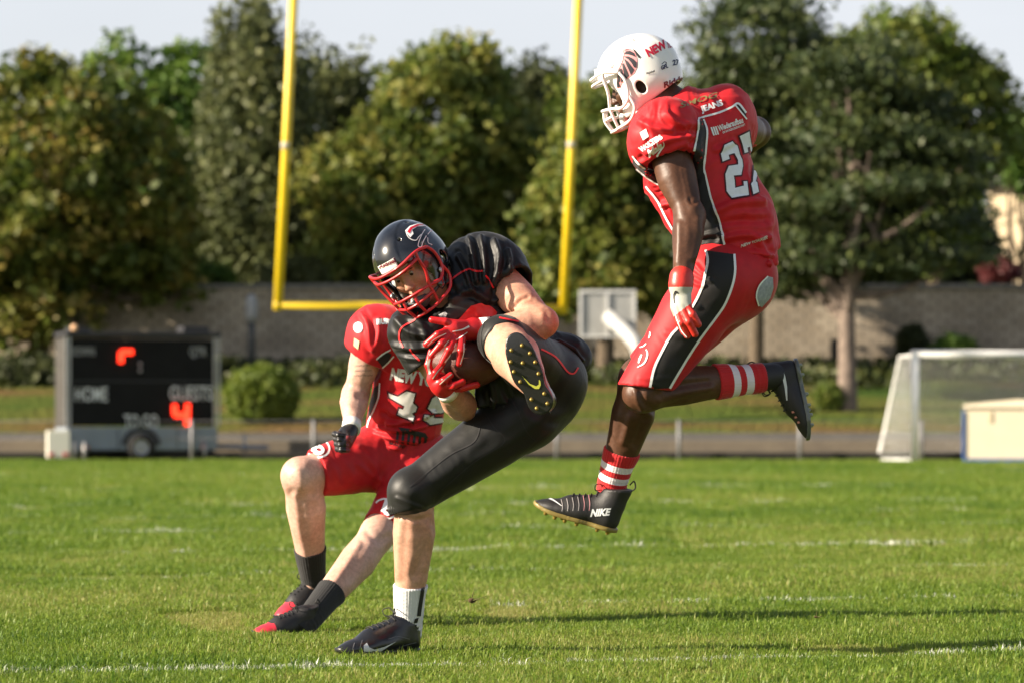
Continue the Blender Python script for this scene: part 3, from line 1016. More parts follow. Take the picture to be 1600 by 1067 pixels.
backy = lambda z: float(np.interp(z, sz[::-1], sy[::-1]))
for i in range(int(gw_/st)+1):                       # roof and back, lengthwise cords
    x = i*st
    lines.append(np.array([fs(x, y, z) for y, z in zip(sy, sz)]))
for z in np.arange(.08, gh, st):
    lines.append(np.array([fs(x, backy(z), z) for x in np.linspace(0, gw_, 6)]))
    for x in (0, gw_):
        lines.append(np.array([fs(x, 0, z), fs(x, backy(z)/2, z-.01), fs(x, backy(z), z)]))
for y in np.arange(.1, .7, st):
    lines.append(np.array([fs(x, y, gh-.05*y/.7) for x in np.linspace(0, gw_, 6)]))
for y in np.arange(st, gd, st):
    zt = float(np.interp(y, sy, sz))
    for x in (0, gw_): lines.append(np.array([fs(x, y, .05), fs(x, y, zt)]))
net = tubes('net', lines, .0045, mat('net_cord', (.62, .62, .60), .8), goal, seg=4)
net['kind'] = 'stuff'

# ---- cream storage box beside the goal
dC = 73.6
cb = np.array((W(1508, 0, dC)[0], dC, 0)); fc = frame(cb, R(-14))
crate = empty('storage_box', cb); tag(crate, 'cream storage box on a blue base in front of the goal net', 'box')
def fbox(name, f, lo, hi, m, par, bev=.01):
    c = [(x, y, z) for z in (lo[2], hi[2]) for x, y in ((lo[0], lo[1]), (hi[0], lo[1]), (hi[0], hi[1]), (lo[0], hi[1]))]
    bm = bmesh.new()
    vv = [bm.verts.new(Vector(f(*p) - origin_of(par))) for p in c]
    for q in ((3, 2, 1, 0), (4, 5, 6, 7), (0, 1, 5, 4), (1, 2, 6, 5), (2, 3, 7, 6), (3, 0, 4, 7)): bm.faces.new([vv[i] for i in q])
    if bev: bmesh.ops.bevel(bm, geom=bm.edges[:], offset=bev, segments=2, affect='EDGES', profile=.5)
    me = bpy.data.meshes.new(name); bm.to_mesh(me); bm.free(); me.materials.append(m)
    o = bpy.data.objects.new(name, me); COL.objects.link(o); o.parent = par
    return o
M_BOXC = mat('box_cream', (.56, .49, .37), .6, noise=.04, nscale=3)
M_BLUE = mat('box_blue', (.03, .09, .30), .5)
fbox('box_body', fc, (0, 0, .08), (2.0, .9, 1.06), M_BOXC, crate)
fbox('base', fc, (-.04, -.03, 0), (2.04, .93, .075), M_BLUE, crate)
fbox('corner_post', fc, (-.05, -.035, .08), (-.005, .06, 1.0), M_BLUE, crate)
lidv = [fc(-.05, -.06, 1.065), fc(2.05, -.06, 1.065), fc(2.05, .96, 1.065), fc(-.05, .96, 1.065), fc(-.02, .0, 1.12), fc(1.0, -.02, 1.22), fc(2.02, .0, 1.12), fc(2.02, .9, 1.12), fc(1.0, .92, 1.22), fc(-.02, .9, 1.12)]
mk('lid', lidv, M_BOXC, crate, faces=[(3, 2, 1, 0), (0, 1, 6, 5, 4), (2, 3, 9, 8, 7), (4, 5, 8, 9), (5, 6, 7, 8), (0, 4, 9, 3), (1, 2, 7, 6)], smooth=False)
for x in (.45, 1.3):
    fbox('latch', fc, (x, -.025, .78), (x+.07, -.002, .98), mat('latch_tan', (.5, .42, .28), .6), crate, .004)

# ---- basketball hoop
dH = 84
hb_ = np.array((W(999, 0, dH)[0], dH, bank_z(dH)))
hoop = empty('basketball_hoop', hb_); tag(hoop, 'basketball backboard on a white bent pole before the wall', 'basketball hoop')
M_HP = mat('pole_white', (.42, .42, .41), .5, noise=.1, nscale=4)
k = dH/FPX
P_ = [W(1003, 700, dH), W(1003, 600, dH), W(1000, 556, dH), W(988, 530, dH+.15), W(952, 496, dH+1.15)]
P_[0][2] = bank_z(dH) - .2
gtube('pole', catmull(P_, 5), .165, hoop, M_HP)
x0, x1 = W(909, 0, dH+1.3)[0], W(989, 0, dH+1.3)[0]; z0, z1 = W(0, 524, dH+1.3)[2], W(0, 458, dH+1.3)[2]
bb = bbox('backboard', (x0, dH+1.26, z0), (x1, dH+1.31, z1), mat('board_grey', (.33, .33, .32), .5, noise=.1, nscale=3), hoop)
M_BF = mat('board_frame', (.62, .62, .61), .5)
for lo, hi in (((x0-.05, z0-.05), (x1+.05, z0)), ((x0-.06, z1), (x1+.06, z1+.06)), ((x0-.06, z0+.001), (x0-.001, z1-.001)), ((x1+.001, z0+.001), (x1+.06, z1-.001)), (((x0+x1)/2-.025, z0+.002), ((x0+x1)/2+.025, z1-.002))):
    bbox('frame', (lo[0], dH+1.22, lo[1]), (hi[0], dH+1.33, hi[1]), M_BF, bb)
rc = np.array(((x0+x1)/2, dH+1.6, z0+.12))
tubes('rim', [np.array([rc + np.array((.23*math.cos(a), .23*math.sin(a), 0)) for a in np.linspace(0, 2*math.pi, 25)])], .012, mat('rim_orange', (.5, .12, .02), .5), hoop, seg=6)

# ---- scoreboard trailer
dT = 75.8
to = np.array((W(105, 0, dT)[0], dT, 0)); ft = frame(to, R(17))
tr_ = empty('scoreboard_trailer', to); tag(tr_, 'black scoreboard on a grey trailer showing a red 4, left side of the field', 'trailer')
M_BOARD = mat('board_black', (.009, .009, .0095), .75, spec=.15, noise=.2, nscale=3)
M_TGREY = mat('trailer_grey', (.20, .23, .27), .5, noise=.08, nscale=3)
M_ALU = mat('aluminium', (.36, .36, .36), .4, .5, noise=.1, nscale=5)
M_TDARK = mat('trailer_dark', (.02, .02, .024), .6)
WB = 3.0
z_ = lambda py: CAM_H + (HOR - py)*dT/FPX
zb0, zb1 = z_(665), z_(530)
fbox('cabinet', ft, (0, .0, zb0), (WB, 1.15, zb1), M_BOARD, tr_, .02)
fbox('side_panel', ft, (-.035, .03, zb0 - .02), (-.004, 1.14, zb1 + .03), mat('side_grey', (.055, .05, .045), .55, .1, noise=.2, nscale=4), tr_)
for x in (-.05, .02, WB-.06, WB+.03):
    fbox('corner_rail', ft, (x, -.04, zb0-.02), (x+.045, -.004, zb1 + .05), M_ALU, tr_, .006)
fbox('panel_seam', ft, (.04, -.012, (zb0+zb1)/2+.02), (WB-.05, -.003, (zb0+zb1)/2+.05), M_TDARK, tr_, 0)
fbox('roof_cover', ft, (-.05, -.08, zb1 + .06), (WB+.10, 1.2, zb1 + .15), M_TDARK, tr_, .02)
fbox('roof_hinge', ft, (.08, .1, zb1 + .152), (.5, .7, zb1 + .24), M_TDARK, tr_, .02)
fbox('roof_hinge', ft, (2.35, .1, zb1 + .152), (2.9, .7, zb1 + .27), M_TDARK, tr_, .02)
v, f_ = uvs(ft(.14, .0, zb1+.22), (.07, .07, .07), 12, 8)
mk('marker_lamp', v, mat('lamp_amber', (.75, .45, .25), .3), tr_, faces=f_)
fbox('chassis_panel', ft, (-.03, -.05, z_(703)), (WB+.02, 1.18, zb0 - .022), M_TGREY, tr_, .02)
for x in (1.0, 2.2):
    fbox('chassis_seam', ft, (x, -.058, z_(701)), (x+.015, -.052, zb0-.04), M_TDARK, tr_, 0)
fbox('axle_frame', ft, (.2, .1, .16), (WB, 1.05, z_(703)-.004), M_TDARK, tr_, .02)
wx = 1.47; wr_r = .275
def wheel(y):
    V = []; Q = []
    profw = [(.0, .16), (.02, .17), (.0, .275), (.03, .285), (.10, .288), (.165, .285), (.19, .275), (.17, .2)]
    for i, (yy, r_) in enumerate(profw):
        for k_ in range(32):
            a = 2*math.pi*k_/32
            V.append(ft(wx + r_*math.cos(a), y + yy, .285 + r_*math.sin(a)))
    for i in range(len(profw)-1):
        for k_ in range(32): Q.append((i*32+k_, i*32+(k_+1) % 32, (i+1)*32+(k_+1) % 32, (i+1)*32+k_))
    w = mk('wheel', V, mat('tyre', (.012, .012, .012), .8), tr_, quads=Q)
    V = []; F_ = []
    pr = [(.03, .165), (.015, .155), (.05, .13), (.03, .06), (.02, .035)]
    for i, (yy, r_) in enumerate(pr):
        for k_ in range(32):
            a = 2*math.pi*k_/32
            V.append(ft(wx + r_*math.cos(a), y + yy, .285 + r_*math.sin(a)))
    F_ = [(i*32+k_, i*32+(k_+1) % 32, (i+1)*32+(k_+1) % 32, (i+1)*32+k_) for i in range(4) for k_ in range(32)] + [tuple(range(4*32, 5*32))]
    mk('rim', V, mat('rim_grey', (.33, .33, .35), .4, .5), w, faces=F_)
wheel(-.12)
wheel(1.0)
fen = catmull([ft(wx + .36*math.cos(a), -.05, .285 + .36*math.sin(a)) for a in np.linspace(R(8), R(172), 9)], 3)
tubes('mudguard', [fen], .05, M_TDARK, tr_, seg=8)
rb = frame(W(74, 0, dT-.6)*np.array((1, 1, 0)), R(10))
bx = fbox('equipment_box', rb, (0, 0, z_(716)+.02), (.44, .35, z_(672)), mat('box_white', (.78, .75, .66), .55), tr_, .015)
for x in (.03, .31):
    fbox('tail_light', rb, (x, -.02, z_(712)), (x+.10, -.003, z_(706)), mat('tail_red', (.45, .03, .025), .35), bx, .004)
for x, y in ((.13, -.15), (.33, -.1), (2.75, -.08)):
    gtube('support_leg', [ft(x, y, .0), ft(x, y, z_(690))], .035, tr_, M_ALU, 10)
gtube('tow_bar', [ft(WB, .3, .30), ft(WB+.6, .5, .28), ft(WB+1.2, .57, .26)], .05, tr_, M_TGREY)
gtube('tow_bar', [ft(WB, .9, .30), ft(WB+.6, .65, .28), ft(WB+1.2, .57, .26)], .05, tr_, M_TGREY)
gtube('jockey_wheel', [ft(WB+.7, .5, .05), ft(WB+.7, .5, .55)], .03, tr_, M_ALU, 10)
fbox('reflector', ft, (.28, -.062, z_(701)), (.42, -.053, z_(696)), mat('reflector_orange', (.5, .15, .05), .4), tr_, 0)
fbox('reflector', ft, (2.68, -.062, z_(701)), (2.80, -.053, z_(696)), mat('reflector_orange'), tr_, 0)
M_BT = mat('board_text', (.72, .73, .75), .6)
M_LED = mat('led_red', (.5, .01, .005), .4, emit=((1.0, .030, .010), 1.9))
kx = dT/FPX/math.cos(R(17))
def btext(s_, pxa, pxb, pya, pyb, dim=M_BT):
    o = ft((pxa-105)*kx, -.006, z_(pyb)); u = ft((pxb-105)*kx, -.006, z_(pyb)) - o; v_ = np.array((0, 0, (pyb-pya)*dT/FPX))
    flat_text('lettering', s_, o, u, v_, dim, tr_, .004)
M_BT2 = mat('board_text_dim', (.36, .36, .37), .6)
btext('DOWN', 109, 146, 541, 555, M_BT2)
btext('QTR', 291, 317, 540, 555, M_BT2)
btext('HOME', 116, 166, 603, 626)
btext('GUESTS', 260, 326, 601, 624)
btext('TO GO', 191, 243, 646, 669)
for py in (568, 578):
    v, f_ = uvs(ft((215.5-105)*kx, -.004, z_(py)), (.035, .012, .035), 10, 6)
    mk('colon_dot', v, M_BT2, tr_, faces=f_)
def led(pts):
    P = [ft((x-105)*kx, -.03, z_(y)) for x, y in pts]
    P2 = []
    for a, b in zip(P[:-1], P[1:]): P2 += [a + (b-a)*t for t in np.linspace(0, 1, 6)[:-1]]
    P2.append(P[-1])
    v, q, t = tube(np.array(P2), .052, 10)
    mk('led_segment', v, M_LED, tr_, quads=q, tris=t)
led([(186, 566), (186, 549)]); led([(186, 549), (204, 549)])
led([(268, 631), (268, 648)]); led([(268, 648), (287, 648)]); led([(288, 630), (287, 664)])

# ---- turf torn up by the boots
def clod(px, py, d, s, seed, label, cat='turf clod'):
    rng = np.random.default_rng(seed)
    c = W(px, py, d)
    t = empty('turf_clod', c); tag(t, label, cat, 'flying turf')
    v, f_ = uvs((0, 0, 0), (s, s*.6, s*.55), 12, 8)
    v = v*(1 + .45*vnoise(v/s*1.7 + seed))[:, None] + c
    mk('soil', v, mat('clod_soil', (.06, .035, .015), .95, noise=.3, nscale=200), t, faces=f_)
    ln = []
    for i in range(9):
        e = c + rng.normal(size=3)*s*1.3 + np.array((s*1.2, 0, s*.8))
        ln.append((catmull([c, (c+e)/2 + rng.normal(size=3)*s*.3, e], 3), np.linspace(.0022, .0006, 7)))
    tubes('grass_roots', ln, .002, mat('clod_grass', (.09, .09, .02), .9), t, seg=4)
clod(737, 938, 14.2, .014, 3, 'small brown clod of turf flying right of the planted white sock')
clod(1275, 963, 13.3, .006, 4, 'tiny dark crumb of turf in the air at lower right')
clod(233, 888, 21.5, .02, 5, 'dark divot of torn turf on the field left of the players')
# ================================================================ grass blades
def blade_mat(name, cols, trans=.45, rough=.5):
    m = bpy.data.materials.new(name); m.use_nodes = True
    n, l = m.node_tree.nodes, m.node_tree.links
    b = n['Principled BSDF']; b.inputs['Roughness'].default_value = rough; b.inputs['Specular IOR Level'].default_value = .3
    at = n.new('ShaderNodeAttribute'); at.attribute_name = 'tint'; at.attribute_type = 'GEOMETRY'
    oi = n.new('ShaderNodeAttribute'); oi.attribute_name = 'patch'; oi.attribute_type = 'INSTANCER'
    ad = n.new('ShaderNodeMath'); ad.operation = 'ADD'
    l.new(at.outputs['Fac'], ad.inputs[0]); l.new(oi.outputs['Fac'], ad.inputs[1])
    cr = n.new('ShaderNodeValToRGB'); e = cr.color_ramp.elements
    e[0].position = 0; e[0].color = (*cols[0], 1); e[1].position = 1; e[1].color = (*cols[-1], 1)
    for i, c in enumerate(cols[1:-1]):
        k = e.new((i+1)/(len(cols)-1)); k.color = (*c, 1)
    l.new(ad.outputs[0], cr.inputs['Fac']); l.new(cr.outputs['Color'], b.inputs['Base Color'])
    tr = n.new('ShaderNodeBsdfTranslucent'); l.new(cr.outputs['Color'], tr.inputs['Color'])
    ms = n.new('ShaderNodeMixShader'); ms.inputs[0].default_value = trans
    l.new(b.outputs['BSDF'], ms.inputs[1]); l.new(tr.outputs['BSDF'], ms.inputs[2])
    l.new(ms.outputs['Shader'], n['Material Output'].inputs['Surface'])
    return m
M_BLADE = blade_mat('grass_blade', [(.045, .115, .010), (.130, .215, .020), (.205, .285, .036), (.33, .31, .10)])
M_CHALK = blade_mat('chalked_blade', [(.22, .28, .12), (.50, .53, .43), (.72, .73, .70)], .2, .8)

def tuft(name, m, seed, nb=10, h=.036, spread=.020, w=.0017):
    rng = np.random.default_rng(seed)
    V = []; Q = []; T = []; tint = []
    for i in range(nb):
        b0 = np.array((*(rng.normal(size=2)*spread), 0))
        a = rng.uniform(0, 2*math.pi); ln = rng.uniform(.15, .9)
        hh = h*rng.uniform(.55, 1.15)
        d = np.array((math.cos(a), math.sin(a), 0)); s = np.array((-d[1], d[0], 0))*w*rng.uniform(.7, 1.3)
        m1 = b0 + d*hh*ln*.3 + np.array((0, 0, hh*.6)); tp = b0 + d*hh*ln + np.array((0, 0, hh*(1-.35*ln)))
        k = len(V)
        V += [b0 - s, b0 + s, m1 - s*.8, m1 + s*.8, tp]
        Q.append((k, k+1, k+3, k+2)); T.append((k+2, k+3, k+4))
        tint += [np.clip(rng.normal(.42, .2), 0, 1)]*5
    me = mesh_np(name, V, tris=T, quads=Q, smooth=False)
    me.materials.append(m)
    at = me.attributes.new('tint', 'FLOAT', 'POINT'); at.data.foreach_set('value', np.array(tint, np.float32))
    return bpy.data.objects.new(name, me)

def scatter(name, P, rot, scl, patch, srcs, label):
    me = bpy.data.meshes.new(name)
    me.vertices.add(len(P)); me.vertices.foreach_set('co', P.astype(np.float32).ravel())
    for nm, v in (('rz', rot), ('sc', scl), ('patch', patch)):
        at = me.attributes.new(nm, 'FLOAT', 'POINT'); at.data.foreach_set('value', v.astype(np.float32))
    o = bpy.data.objects.new(name, me); COL.objects.link(o)
    tag(o, label, 'grass', kind='stuff')
    g = bpy.data.node_groups.new(name, 'GeometryNodeTree')
    g.interface.new_socket('Geometry', in_out='INPUT', socket_type='NodeSocketGeometry')
    g.interface.new_socket('Geometry', in_out='OUTPUT', socket_type='NodeSocketGeometry')
    n, l = g.nodes, g.links
    gi = n.new('NodeGroupInput'); go = n.new('NodeGroupOutput')
    jn = n.new('GeometryNodeJoinGeometry')
    for s in srcs:
        oi = n.new('GeometryNodeObjectInfo'); oi.inputs['Object'].default_value = s; oi.inputs['As Instance'].default_value = True
        l.new(oi.outputs['Geometry'], jn.inputs[0])
    ip = n.new('GeometryNodeInstanceOnPoints'); ip.inputs['Pick Instance'].default_value = True
    ri = n.new('FunctionNodeRandomValue'); ri.data_type = 'INT'
    ri.inputs[4].default_value = 0; ri.inputs[5].default_value = len(srcs)-1
    def attr(nm):
        a = n.new('GeometryNodeInputNamedAttribute'); a.data_type = 'FLOAT'; a.inputs['Name'].default_value = nm
        return a
    cx = n.new('ShaderNodeCombineXYZ')
    ar = attr('rz'); l.new(ar.outputs[0], cx.inputs['Z'])
    asx = attr('sc')
    er = n.new('FunctionNodeEulerToRotation'); l.new(cx.outputs[0], er.inputs[0])
    l.new(gi.outputs[0], ip.inputs['Points']); l.new(jn.outputs[0], ip.inputs['Instance'])
    l.new(ri.outputs[2], ip.inputs['Instance Index']); l.new(er.outputs[0], ip.inputs['Rotation']); l.new(asx.outputs[0], ip.inputs['Scale'])
    l.new(ip.outputs[0], go.inputs[0])
    md = o.modifiers.new('blades', 'NODES'); md.node_group = g
    return o

rg = np.random.default_rng(17)
def zone(d0, d1, dens, sc, margin=1.1):
    n = int(dens*(.1365*(d1**2 - d0**2) + 2*margin*(d1-d0)))
    y = np.sqrt(rg.uniform(d0**2, d1**2, n))
    x = rg.uniform(-1, 1, n)*(.1365*y + margin)
    return np.stack([x, y, np.zeros(n)], 1), np.full(n, sc)*rg.uniform(.75, 1.25, n)
zs = [zone(11.2, 17, 1500, 1.0), zone(17, 24, 800, 1.12), zone(24, 36, 330, 1.5), zone(36, 76.2, 110, 1.7)]
P = np.concatenate([z[0] for z in zs]); S = np.concatenate([z[1] for z in zs])
# chalk lines across the field (they run off with the field's angle)
sl_ = math.tan(FIELD_ROT)
u = P[:, 1] - sl_*P[:, 0]
LINES = [(13.05, .16, .5), (17.1, .16, .46), (20.8, .18, .42), (24.6, .28, .55), (28.9, .26, .42), (33.0, .3, .5), (37.4, .4, .6), (46, .5, .5), (58, .6, .45)]
brk = vnoise(np.stack([P[:, 0]*1.1, P[:, 1]*.35, 0*u], 1) + 3.3) + .6*vnoise(np.stack([P[:, 0]*5, P[:, 1]*2, 0*u], 1))
ch = np.zeros(len(P), bool)
for u0, w_, pr in LINES:
    e = np.abs(u - u0)/(w_*.5)
    ch |= (e < 1.25) & (rg.random(len(P)) < pr*(1.25-e)*(1.0 + 1.9*brk))
pat = .20*vnoise(P*np.array((.45, .30, 1)) + 2) + .16*vnoise(P*np.array((1.8, 1.4, 1)) + 8) + .10*vnoise(P*np.array((6, 5, 1)) + 12)
worn = vnoise(P*np.array((1.6, .8, 1)) + 21)
S = S*(1 + .25*vnoise(P*np.array((3, 2, 1)) + 5) + .22*vnoise(P*np.array((.9, .6, 1)) + 15))*np.where(rg.random(len(P)) < .03, 1.5, 1)*np.where(worn < -.62, .55, 1)
pat = pat + np.where(worn < -.62, .25, 0) + .06
rot = rg.uniform(0, 2*math.pi, len(P))
SR = [tuft('tuft', M_BLADE, i, 14) for i in range(5)]
SRW = [tuft('chalked_tuft', M_CHALK, 10+i, 16, .027, .024, .0015) for i in range(3)]
scatter('grass', P[~ch], rot[~ch], S[~ch], pat[~ch], SR, 'short green grass blades of the playing field')
scatter('chalked_grass', P[ch], rot[ch], S[ch], pat[ch], SRW, 'grass blades whitened by faint chalk field lines')
# ================================================================ people: shared builders
def perp(v, axis):
    axis = nrm(axis); v = np.asarray(v, float)
    return nrm(v - axis * np.dot(v, axis))

def leg_prims(hip, knee, ank, back, s=1.0, calf=1.0):
    sh = ank - knee; bk = perp(back, sh); th = knee - hip
    fr = -bk
    P = [(limb(hip, knee, [(0, .098*s), (.45, .084*s), (.85, .062*s), (1, .058*s)]), .03),
         (ell(knee + fr*.016, (nrm(sh), bk, np.cross(nrm(sh), bk)), (.058*s, .046*s, .05*s)), .03),
         (limb(knee, ank, [(0, .058*s), (.3, .056*s), (.75, .046*s), (1, .041)]), .03),
         (limb(knee + sh*.10 + bk*.016, knee + sh*.62 + bk*.012, [(0, .042*calf), (.4, .058*calf), (1, .036*calf)]), .035),
         (limb(knee + sh*.06 + fr*.026, knee + sh*.3 + fr*.012, (.022, .02)), .03)]
    return P

def arm_prims(sh, el, wr, front, s=1.0):
    up = el - sh; fo = wr - el
    f1 = perp(front, up)
    sd = nrm(np.cross(nrm(up), f1))
    return [(limb(sh, el, [(0, .062*s), (.3, .058*s), (.75, .046*s), (1, .043*s)]), .03),
            (limb(sh + up*.28 + f1*.018, sh + up*.72 + f1*.018, [(0, .034*s), (.5, .044*s), (1, .03*s)]), .03),
            (limb(sh + up*.2 - f1*.02, sh + up*.7 - f1*.016, [(0, .036*s), (.5, .042*s), (1, .03*s)]), .03),
            (ell(el, (nrm(up), f1, sd), (.04*s, .042*s, .042*s)), .025),
            (limb(el, wr, [(0, .042*s), (.25, .049*s), (.65, .037*s), (1, .03*s)]), .025),
            (limb(el + fo*.08 + sd*.014, el + fo*.5 + sd*.008, [(0, .028*s), (.4, .037*s), (1, .026*s)]), .03)]

def head_prims(C, F, L, U, nb):
    h = lambda x, y, z: C + F*x + L*y + U*z
    A = (F, L, U)
    P = [(ell(h(-.012, 0, .032), A, (.1, .078, .092)), .0),
         (ell(h(.03, 0, -.03), A, (.062, .06, .085)), .03),
         (limb(h(-.01, .045, -.06), h(.06, .014, -.103), (.026, .022)), .025),
         (limb(h(-.01, -.045, -.06), h(.06, -.014, -.103), (.026, .022)), .025),
         (ell(h(.074, 0, -.1), A, (.02, .022, .018)), .02),
         (limb(h(.088, 0, .004), h(.108, 0, -.038), (.008, .012)), .012),
         (ell(h(.104, .010, -.043), A, (.011, .009, .008)), .008),
         (ell(h(.104, -.010, -.043), A, (.011, .009, .008)), .008),
         (limb(h(.083, -.038, .02), h(.083, .038, .02), (.012, .012)), .016),
         (ell(h(.066, .042, -.03), A, (.024, .022, .022)), .025),
         (ell(h(.066, -.042, -.03), A, (.024, .022, .022)), .025),
         (limb(h(.091, -.018, -.068), h(.091, .018, -.068), (.007, .007)), .01),
         (limb(h(.089, -.016, -.08), h(.089, .016, -.08), (.008, .008)), .01),
         (limb(nb, h(-.02, 0, -.05), (.068, .06)), .04),
         (limb(nb, h(-.02, 0, -.05), (.07, .062)), .04)]
    cuts = [ell(h(.096, .031, .001), A, (.016, .015, .010)), ell(h(.096, -.031, .001), A, (.016, .015, .010))]
    return P, cuts

def face_bits(C, F, L, U, body, brow_col):
    h = lambda x, y, z: C + F*x + L*y + U*z
    for s in (-1, 1):
        v, f = uvs(h(.0782, .031*s, -.001), (.0115,)*3, ax=(F, L, U))
        e = mk('eye', v, mat('eye_white', (.32, .29, .27), .4), body, faces=f)
        v, f = uvs(h(.0868, .031*s, -.004), (.0038, .0068, .0062), ax=(F, L, U))
        mk('iris', v, mat('iris', (.03, .02, .012), .2), e, faces=f)
        pts = catmull([h(.094, .014*s, .014), h(.098, .03*s, .019), h(.087, .05*s, .014)], 5)
        tubes('eyebrow', [(pts, np.interp(np.linspace(0, 1, len(pts)), [0, .4, 1], [.004, .0045, .0015]))], .004, mat(brow_col[0], brow_col[1], .9), body)
    pts = catmull([h(.094, -.02, -.0745), h(.0985, 0, -.0735), h(.094, .02, -.0745)], 5)
    tubes('lips', [(pts, np.interp(np.linspace(0, 1, len(pts)), [0, .5, 1], [.002, .0055, .002]))], .004, mat('lip', (.35, .13, .11), .5), body)

def to_world(V, C, F, L, U, s=1.0):
    return np.asarray(C) + s * (V @ np.array([F, L, U]))

def helmet_field(h=.0032, ridge=False):
    f = Field((-.19, -.16, -.17), (.18, .16, .19), h)
    I = np.eye(3)
    f.add(ell((-.006, 0, .032), I, (.143, .119, .128)))
    f.add(ell((-.035, 0, -.015), I, (.108, .112, .085)), .03)
    for s in (-1, 1):
        f.add(limb((.0, .083*s, -.03), (.05, .079*s, -.09), (.04, .03), sq=((0, 1, 0), .8)), .04)
    if ridge:
        # raised rear panel and nape roll
        f.add(limb((-.105, -.06, -.058), (-.105, .06, -.058), (.028, .028)), .02)
    base = f.f.copy()
    inner = base + .013
    f.f = np.maximum(base, -inner)
    # lower rim
    def bottom(X, Y, Z):
        return np.minimum(0*Y + (Z + .088 + X*.35), .5) + 0*Y
    big = (np.array((-.2, -.2, -.2)), np.array((.2, .2, .2)))
    f.cut((big[0], big[1], bottom), .006)
    # the face opening
    def opening(X, Y, Z):
        q = ((np.abs(Y)/.083)**5 + (np.abs(Z + .062)/.108)**5) ** .2 - 1
        return np.maximum(q * .085, .03 - X + .25*np.maximum(Z, 0))
    f.cut((big[0], big[1], opening), .006)
    for s in (-1, 1):
        f.cut(limb((-.012, .07*s, -.026), (-.012, .16*s, -.026), (.0165, .0165), sq=((.3, 0, 1), 1.4)), .004)
    # vent slots
    for s in (-1, 1):
        f.cut(limb((.068, .058*s, .10), (.05, .062*s, .2), (.006, .006)), .002)
        f.cut(limb((-.03, .06*s, .11), (-.05, .062*s, .2), (.006, .006)), .002)
    return f

HELM = {}
def helmet(C, F, L, U, person, shell_mat, mask_mat, pad_mat, name_label=None, s=1.0, ridge=False, bars=None, strap=None):
    if ridge not in HELM:
        V, Q = helmet_field(ridge=ridge).mesh()
        V = relax(V, Q, 1, .4)
        # raised crown channels (two gentle steps either side of the midline)
        N = vnormals(V, Q)
        rad = np.linalg.norm(V / np.array((.143, .119, .128)), axis=1)
        top = np.clip((V[:, 2] - .02) / .04, 0, 1)
        st = 1 / (1 + np.exp((np.abs(V[:, 1]) - .05) / .0018))
        V = V + N * (st * top * .0035)[:, None] * (rad > .93)[:, None]
        HELM[ridge] = (V, Q)
    V, Q = HELM[ridge]
    Vw = to_world(V, C, F, L, U, s)
    sh = mk('helmet', Vw, shell_mat, person, quads=Q)
    if name_label: sh['label'] = name_label
    tree = bvh(Vw, Q)
    t = lambda p: to_world(np.array(p, float), C, F, L, U, s)
    # inner padding
    for sgn in (-1, 1):
        v, f_ = uvs((0, 0, 0), (.03, .013, .036), 14, 10)
        mk('jaw_pad', to_world(v + np.array((.035, .071*sgn, -.06)), C, F, L, U, s), pad_mat, sh, faces=f_)
    v, f_ = uvs((0, 0, 0), (.013, .062, .02), 14, 10)
    mk('forehead_pad', to_world(v + np.array((.103, 0, .047)), C, F, L, U, s), pad_mat, sh, faces=f_)
    # face mask
    lines = []
    for b in bars:
        lines.append(catmull([t(p) for p in b], 7))
    fm = tubes('face_mask', lines, .0056*s, mask_mat, sh, seg=8)
    for sgn in (-1, 1):
        v, f_ = uvs((0, 0, 0), (.013, .006, .011), 10, 8)
        mk('mask_clip', to_world(v + np.array((.046, .115*sgn, -.052)), C, F, L, U, s), mat('clip_metal', (.45, .45, .47), .3, .7), sh, faces=f_)
    # front bumper badge
    Pb = []
    for yy in np.linspace(-.036, .036, 9):
        xx = .1405 - yy*yy*5.2
        Pb.append([(xx + .004, yy, .058), (xx - .002, yy, .088), (xx - .014, yy, .086), (xx - .008, yy, .056)])
    Pb = np.array(Pb)
    Vb = Pb.reshape(-1, 3); Qb = []
    for i in range(8):
        for k in range(4):
            Qb.append((i*4+k, (i+1)*4+k, (i+1)*4+(k+1) % 4, i*4+(k+1) % 4))
    Qb += [(0, 1, 2, 3), (35, 34, 33, 32)]
    bdg = mk('bumper_badge', to_world(Vb, C, F, L, U, s), mat('badge_white', (.8, .77, .72), .45), sh, quads=Qb, smooth=False)
    # chin cup and straps
    sm = strap or mat('strap_white', (.75, .74, .72), .6)
    v, f_ = uvs((0, 0, 0), (.022, .034, .026), 14, 10)
    cc = mk('chin_cup', to_world(v + np.array((.088, 0, -.106)), C, F, L, U, s), sm, sh, faces=f_)
    for sgn in (-1, 1):
        for z0, x0 in ((-.055, .03), (-.105, .02)):
            pts = catmull([t((.088, .03*sgn, -.104)), t((.07, .075*sgn, -.095)), t((x0, .108*sgn, z0))], 6)
            tubes('chin_strap', [pts], .0055*s, sm, sh, seg=6)
    return sh, tree, bdg

